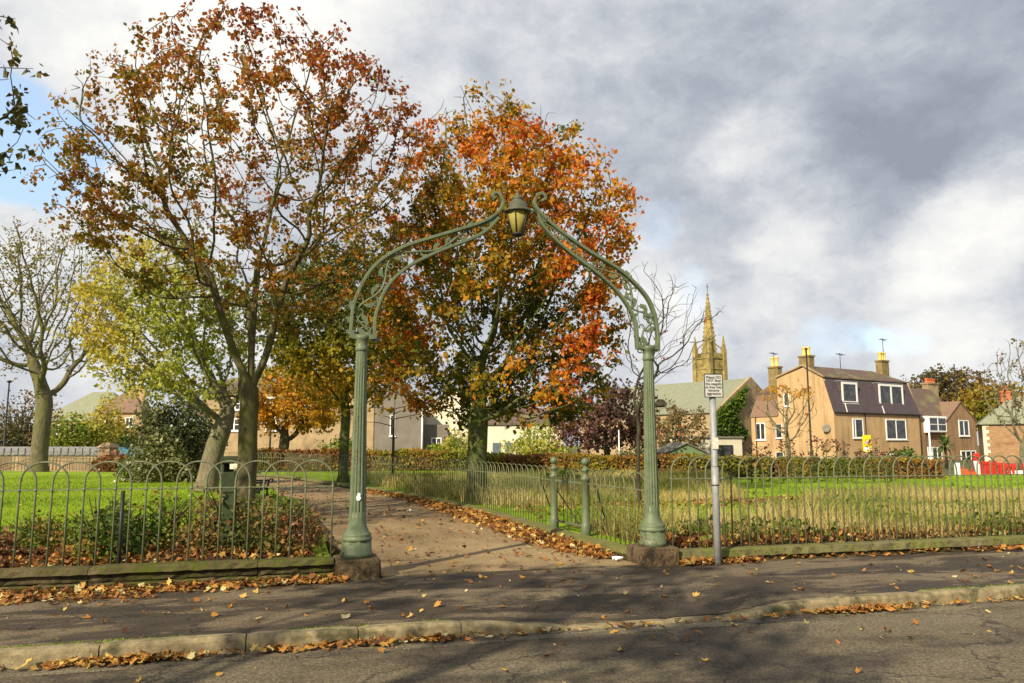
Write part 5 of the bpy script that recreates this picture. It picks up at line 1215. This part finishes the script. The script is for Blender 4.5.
# buildings behind the path bend
b = at_px(258, 80, -.3); r = thing('sandstone_building', 'long tan sandstone building behind the golden tree', 'building', b, R(-6)); bz = lambda py: P(512, py, 80).z + .3
mb = MB(); mb.box(-6, 12, 0, 8, 0, bz(392)); mb.build('wall', M['stone_tan'], r)
mb = MB(); mb.slab([(-6.3, -.3, bz(392)), (12.3, -.3, bz(392)), (11, 4, bz(375)), (-5, 4, bz(375))], (0, 0, .12)); mb.build('roof', M['slate'], r)
for x, z, w_, h in ((.6, bz(409), 1.1, 1.2), (4.6, bz(412), 1.7, 1.3), (8.4, bz(409), 1.2, 1.3), (.8, bz(431), 1.1, 1.4), (-3.2, bz(410), 1.2, 1.3), (-3.2, bz(431), 1.2, 1.3)): window(r, (x, 0, z), fr, no, w_, h, (.5,), (.5,), .12)
b = at_px(374, 74, -.3); r = thing('grey_building', 'grey rendered gable building with white drainpipe', 'building', b, R(4)); bz = lambda py: P(512, py, 74).z + .3
mb = MB(); mb.slab([(0, 0, 0), (4.6, 0, 0), (4.6, 0, bz(408)), (2.5, 0, bz(385)), (0, 0, bz(404))], (0, 9, 0)); mb.build('wall', M['stone_grey'], r)
mb = MB(); mb.slab([(4.8, -.1, bz(409)), (2.5, -.1, bz(385) + .05), (2.5, 9.1, bz(385) + .05), (4.8, 9.1, bz(409))], (0, 0, .12)); mb.slab([(-.2, -.1, bz(405)), (2.5, -.1, bz(385) + .047), (2.5, 9.1, bz(385) + .047), (-.2, 9.1, bz(405))], (0, 0, .12)); mb.build('roof', M['ridge_lead'], r)
window(r, (1.45, 0, bz(436)), fr, no, .5, 2.0, (), fw=.09); mb = MB(); mb.tube([(4.48, -.1, 0), (4.48, -.1, bz(408))], .09, 6); mb.build('drainpipe', M['white_frame'], r)
mb = MB(); mb.box(4.6, 7.0, 1.5, 6, 0, bz(424)); mb.build('lean_to', M['stone_grey'], r); window(r, (5.3, 1.5, .9), fr, no, 1.0, 1.7, (.5,), fw=.1)
b = at_px(430, 86, -.3); r = thing('white_house', 'white house with pale gable seen through the orange leaves', 'house', b, R(-8)); bz = lambda py: P(512, py, 86).z + .3
mb = MB(); mb.slab([(-1, 0, 0), (6, 0, 0), (6, 0, bz(414)), (2.4, 0, bz(388)), (-1, 0, bz(414))], (0, 9, 0)); mb.build('wall', M['white_wall'], r)
mb = MB(); mb.slab([(-1.3, -.1, bz(415.5)), (2.4, -.1, bz(387)), (2.4, 9.1, bz(387)), (-1.3, 9.1, bz(415.5))], (0, 0, .14)); mb.slab([(6.3, -.1, bz(415.5)), (2.4, -.1, bz(387) - .004), (2.4, 9.1, bz(387) - .004), (6.3, 9.1, bz(415.5))], (0, 0, .14)); mb.build('roof', M['slate'], r)
b = at_px(484, 72, -.3); r = thing('cream_building', 'low cream building with two blue-grey doors behind the garden', 'building', b, R(-4)); bz = lambda py: P(512, py, 72).z + .3
mb = MB(); mb.box(0, 7.2, 0, 6, 0, bz(425)); mb.build('wall', M['white_wall'], r)
mb = MB(); mb.slab([(-.2, -.2, bz(425)), (7.4, -.2, bz(425)), (7.2, 3, bz(408)), (0, 3, bz(408))], (0, 0, .1)); mb.build('roof', M['slate'], r)
for x in (.8, 1.9):
    mb = MB(); mb.box(x, x + .75, -.06, .0, 0.3, 2.1); mb.build('door', simple('blue_door', (.07, .10, .13), (.09, .13, .16), 4, .5), r)
# houses on the rise beyond the boundary wall
for px, Y, w_, py0, py1, wm, rm, lab, an in ((80, 120, 7.5, 421, 391, 'stone_tan', 'slate_green', 'distant house with green hipped roof beyond the tan wall', -12), (117, 112, 3.0, 413, 392, 'harling', 'slate_pink', 'distant house with pink tiled roof beyond the evergreen bush', 10), (94, 92, 4, 438, 424, 'white_wall', 'slate_pink', 'low cottage with pale walls among the bushes', 25)):
    b = at_px(px, Y, -.3); r = thing('distant_house', lab, 'house', b, R(an)); z0, z1 = P(512, py0, Y).z + .3, P(512, py1, Y).z + .3
    mb = MB(); mb.box(-w_, w_, 0, 8, 0, z0); mb.build('wall', M[wm], r)
    mb = MB(); mb.slab([(-w_ - .3, -.3, z0), (w_ + .3, -.3, z0), (w_ * .25, 4, z1), (-w_ * .25, 4, z1)], (0, 0, .12)); mb.slab([(-w_ - .3, -.3, z0), (-w_ * .25, 4, z1), (-w_ - .3, 8.3, z0)], (0, 0, .12)); mb.slab([(w_ + .3, -.3, z0), (w_ + .3, 8.3, z0), (w_ * .25, 4, z1)], (0, 0, .12)); rf = mb.build('roof', M[rm], r)
    if rm == 'slate_pink' and px > 100: chimney(r, 1.2, 4, z0 + 1, z1 + .6, 2.2, .9, 3, M['harling'], M['pot_red'], .6)
    for x in (-w_ * .6, w_ * .3): window(r, (x, 0, z0 - 2.0), fr, no, 1.1, 1.4, (.5,), (), .12)
# tan boundary wall with grey coping, pier and railing in front
a, b = P(-60, 445, 50), P(101, 445, 48); d = (b - a); L = d.length; an = math.atan2(d.y, d.x); a.z = 0
r = thing('boundary_wall', 'tan stone boundary wall with dark grey coping across the lawn', 'wall', a, an)
mb = MB(); mb.box(0, L, 0, .4, -.3, .95); mb.build('wall_body', M['stone_tan'], r)
mb = MB(); mb.box(-.05, L, -.08, .48, .952, 1.5); 
for k in range(int(L / .5)): mb.box(k * .5, k * .5 + .3, -.14, -.081, 1.0, 1.42)
mb.build('coping', M['ridge_lead'], r)
mb = MB(); mb.box(L, L + .75, -.2, .6, -.3, 1.45); mb.hexa([(L - .1, -.3, 1.452), (L + .85, -.3, 1.452), (L + .85, .7, 1.452), (L - .1, .7, 1.452), (L + .15, 0, 1.75), (L + .6, 0, 1.75), (L + .6, .4, 1.75), (L + .15, .4, 1.75)]); mb.build('pier', M['stone_tan'], r)
a, b = P(106, 445, 50), P(150, 445, 50); r = tag(MB().box(a.x, b.x, 50, 50.15, -.2, 1.42).box(a.x - .03, b.x + .03, 49.97, 50.18, 1.422, 1.47).build('blue_hoarding', simple('blue_boards', (.06, .22, .33), (.10, .28, .38), 3, .6)), 'strip of pale blue boarding beyond the wall pier', 'hoarding')
railing('boundary_railing', 'plain hooped railing standing in front of the tan boundary wall', [P(-50, 445, 46.5)[:2], P(112, 445, 45.5)[:2]], .22, .15, .85, 1.05, r=.014)
# ------------------------------------------------------------------ street furniture
def lamppost(px, Y, py_top, lab, mat, r0, arm=0, z0=-.3, head=True):
    b = at_px(px, Y, z0); r = thing('lamp_post', lab, 'lamp post', b); zt = P(512, py_top, Y).z - z0
    mb = MB(); mb.tube([(0, 0, 0), (0, 0, 1.2), (0, 0, 1.25), (0, 0, zt)], [r0 * 1.5, r0 * 1.5, r0, r0 * .7], 8); mb.build('pole', mat, r)
    if head: mb = MB(); mb.lathe([(.05, zt), (.16, zt + .06), (.16, zt + .14), (.05, zt + .2)], 10); mb.build('lamp_head', mat, r)
lamppost(811, 78, 350, 'tall dark lamp post before the gable of the big house', M['black'], .10)
lamppost(4, 56, 383, 'thin dark lamp post at the end of the tan boundary wall', M['black'], .07)
lamppost(930, 70, 426, 'slim white post in front of the dormer window', M['white_frame'], .08, head=False)
lamppost(270, 58, 412, 'slim dark post beside the golden tree trunk', M['dark_green'], .07, head=False)
lamppost(619, 46, 430, 'short white marker post in front of the copper tree', M['white_frame'], .045, head=False)
lamppost(960, 118, 364, 'dark pole standing behind the pointed gable', M['black'], .12, head=False)
# yellow warning sign
Y = 57; b = at_px(867, Y, -.2); r = thing('warning_sign', 'yellow warning sign with red triangle before the big house', 'sign', b, R(12))
zz = lambda py: P(512, py, Y).z + .2
mb = MB(); mb.tube([(0, .06, 0), (0, .06, zz(437))], .045, 8); mb.build('pole', M['steel'], r)
mb = MB(); mb.box(-.34, .34, -.012, .012, zz(452), zz(435)); pl_ = mb.build('sign_plate', simple('sign_yellow', (.80, .55, .01), (.85, .60, .015), 4, .5), r)
def tri(cx, cz_, q, y, t): return [(cx - q, y, cz_ - q * .58), (cx + q, y, cz_ - q * .58), (cx, y, cz_ + q * 1.15)]
zc_ = zz(442.2); mb = MB(); mb.slab(tri(0, zc_, .25, -.013, 0), (0, -.003, 0)); mb.build('red_triangle', M['pot_red'], pl_)
mb = MB(); mb.slab(tri(0, zc_, .17, -.0165, 0), (0, -.003, 0)); mb.build('white_triangle', M['white_frame'], pl_)
mb = MB()
for dx_ in (-.045, .045): mb.box(dx_ - .022, dx_ + .022, -.022, -.02, zc_ - .07, zc_ + .05); mb.box(dx_ - .016, dx_ + .016, -.022, -.02, zc_ + .058, zc_ + .09)
mb.build('figure_symbol', M['black'], pl_)
mb = MB(); mb.box(-.25, .25, -.017, -.013, zz(450.8), zz(447.2)); mb.build('white_panel', M['white_frame'], pl_)
# roadwork barriers and cars at the street beyond the lawn
M['barrier_red'] = simple('barrier_red', (.42, .022, .014), (.52, .035, .02), 3, .45)
def barrier(px, Y, an, lab, h=1.0, w_=.95):
    r = thing('road_barrier', lab, 'barrier', at_px(px, Y, -.2), R(an), 'red barriers in the street')
    mb = MB(); t = .05
    mb.box(-w_ / 2, w_ / 2, -t, t, h - .14, h); mb.box(-w_ / 2, w_ / 2, -t, t, .12, .24)
    for k in range(5): x = -w_ / 2 + .1 + k * (w_ - .2) / 4; mb.box(x - .065, x + .065, -t * .7, t * .7, .242, h - .142)
    mb.build('barrier_panel', M['barrier_red'], r)
    for x in (-w_ / 2 + .1, w_ / 2 - .1):
        mb = MB(); mb.box(x - .08, x + .08, -.3, .3, 0, .118); mb.build('foot', M['black'], r)
barrier(986.5, 39.0, 12, 'red plastic road barrier beside the white panel'); barrier(995, 39.4, 4, 'red plastic road barrier in the middle of the row', .92); barrier(1003, 39.9, -6, 'red plastic road barrier at the tree end of the row', .85)
r = thing('barrier_board', 'white board leaning beside the red barriers', 'board', at_px(980, 39.6, -.2), R(15)); mb = MB(); mb.slab([(-.25, 0, 0), (.3, 0, 0), (.2, .15, 1.0), (-.3, .15, 1.0)], (0, .04, 0)); mb.build('panel', M['white_frame'], r)
r = thing('traffic_post', 'white square post by the end of the beech hedge', 'post', at_px(955.5, 38, -.2)); mb = MB(); mb.cbox(-.1, .1, -.1, .1, 0, .95, .02); mb.build('post_body', M['white_frame'], r)
r = thing('traffic_post', 'red topped post behind the orange barrier blocks', 'post', at_px(975.5, 44, -.2)); mb = MB(); mb.cbox(-.16, .16, -.1, .1, .55, 1.35, .03); mb.build('red_panel', M['barrier_red'], r); mb = MB(); mb.tube([(0, 0, 0), (0, 0, .56)], .04, 6); mb.build('pole', M['black'], r)
for px, Y, an, h_, lab in ((961.5, 39, 14, .62, 'orange-red water filled barrier block with a yellow foot'), (969.5, 39.4, 8, .48, 'lower orange-red barrier block beside the one with the yellow foot')):
    r = thing('barrier_block', lab, 'barrier', at_px(px, Y, -.2), R(an), 'orange barrier blocks'); q_ = .2
    mb = MB(); mb.hexa([(-q_, -.2, .101), (q_, -.2, .101), (q_, .2, .101), (-q_, .2, .101), (-q_ * .8, -.1, h_), (q_ * .8, -.1, h_), (q_ * .8, .1, h_), (-q_ * .8, .1, h_)]); mb.build('block', simple('barrier_orange', (.62, .07, .015), (.72, .11, .02), 4, .45), r)
    mb = MB(); mb.cbox(-q_ - .02, q_ + .02, -.22, .22, 0, .1, .02); mb.build('foot', simple('foot_yellow', (.7, .42, .01), (.75, .48, .02), 4, .5) if h_ > .5 else M['barrier_red'], r)
    mb = MB(); mb.cbox(-.07, .07, -.05, .05, h_ + .001, h_ + .14, .02); mb.build('handle', M['barrier_red'], r)
for px, an, lab in ((1011, 6, 'white water filled barrier with a red lamp block, the one beside the red panels'), (1023, 3, 'white water filled barrier with a red lamp block, the outer one by the cottage')):
    r = thing('white_barrier', lab, 'barrier', at_px(px, 40, -.2), R(an), 'white barriers in the street')
    mb = MB(); mb.hexa([(-.28, -.22, 0), (.28, -.22, 0), (.28, .22, 0), (-.28, .22, 0), (-.25, -.12, .52), (.25, -.12, .52), (.25, .12, .52), (-.25, .12, .52)]); mb.build('block', M['white_frame'], r)
    mb = MB(); mb.lathe([(.05, .521), (.16, .56), (.20, .68), (.17, .82), (.06, .88)], 12); mb.build('red_block', M['barrier_red'], r)
# green service cabinet and litter bin, bench in and behind the bed
cb = W(-3.42, 1.5, .19); r = thing('service_cabinet', 'small plain green cabinet among the shrubs behind the railings', 'cabinet', cb, RA); mb = MB(); mb.cbox(-.085, .085, -.09, .09, 0, .80, .012); c_ = mb.build('cabinet_body', M['box_green'], r)
mb = MB(); mb.cbox(-.095, .095, -.10, .10, .802, .83, .01); mb.build('cabinet_top', M['box_green'], r); mb = MB(); mb.box(-.07, .07, -.096, -.0915, .08, .74); mb.build('cabinet_door', M['box_green'], r)
b = at_px(238, 21.5, .1); r = thing('litter_bin', 'dark green litter bin with a pale panel beside the path', 'litter bin', b, R(-10))
mb = MB(); mb.cbox(-.3, .3, -.28, .28, .1, .78, .03); mb.build('bin_body', M['dark_green'], r); mb = MB(); mb.cbox(-.34, .34, -.32, .32, 1.02, 1.2, .05); mb.build('hood', M['dark_green'], r)
mb = MB()
for x in (-.27, .27): mb.box(x - .03, x + .03, -.25, .25, .782, 1.018)
mb.build('hood_post', M['dark_green'], r); mb = MB(); mb.box(-.05, .28, -.287, -.281, .86, 1.0); mb.build('label_panel', M['white_wall'], r)
b = at_px(254, 20.6, .02); r = thing('park_bench', 'bench with black scrolled iron arms behind the maple trunk', 'bench', b, R(100))
for x in (-.75, .75):
    mb = MB(); mb.tube([(x, -.3, 0), (x, -.28, .4), (x, -.32, .62), (x, -.36, .68), (x, -.42, .66), (x, -.42, .61), (x, -.38, .6)], .025, 6); mb.tube([(x, .25, 0), (x, .2, .42), (x, .32, .85)], .025, 6); mb.tube([(x, -.32, .64), (x, .24, .62)], .02, 6); mb.tube([(x, -.28, .4), (x, .2, .4)], .02, 6); mb.build('bench_end', M['black'], r)
mb = MB()
for k in range(4): mb.box(-.85, .85, -.28 + k * .12, -.18 + k * .12, .422, .45)
mb.build('seat', M['bark_dark'], r); mb = MB()
for k in range(3): mb.box(-.85, .85, .2 + k * .035, .23 + k * .035, .52 + k * .12, .61 + k * .12)
mb.build('backrest', M['bark_dark'], r)
# scraps of paper
for (u, v), lab in (((1.72, .75), 'crumpled white paper scrap on the path by the plinth'), ((.2, 9.6), 'small white paper scrap on the sandy path')):
    mb = MB(); vs = [Vector((random.uniform(-.1, .1), random.uniform(-.07, .07), 0.0)) for _ in range(14)]; vs = [Vector((.1 * math.cos(k * .45) * random.uniform(.5, 1), .08 * math.sin(k * .45) * random.uniform(.5, 1), random.uniform(.003, .06))) for k in range(14)]
    mb.add(vs + [Vector((0, 0, .07))], [(k, (k + 1) % 14, 14) for k in range(14)]); mb.build_ = None
    tag(mb.build('paper_scrap', M['white_frame'], None, W(u, v, .008)), lab, 'litter')
bpy.context.view_layer.update()
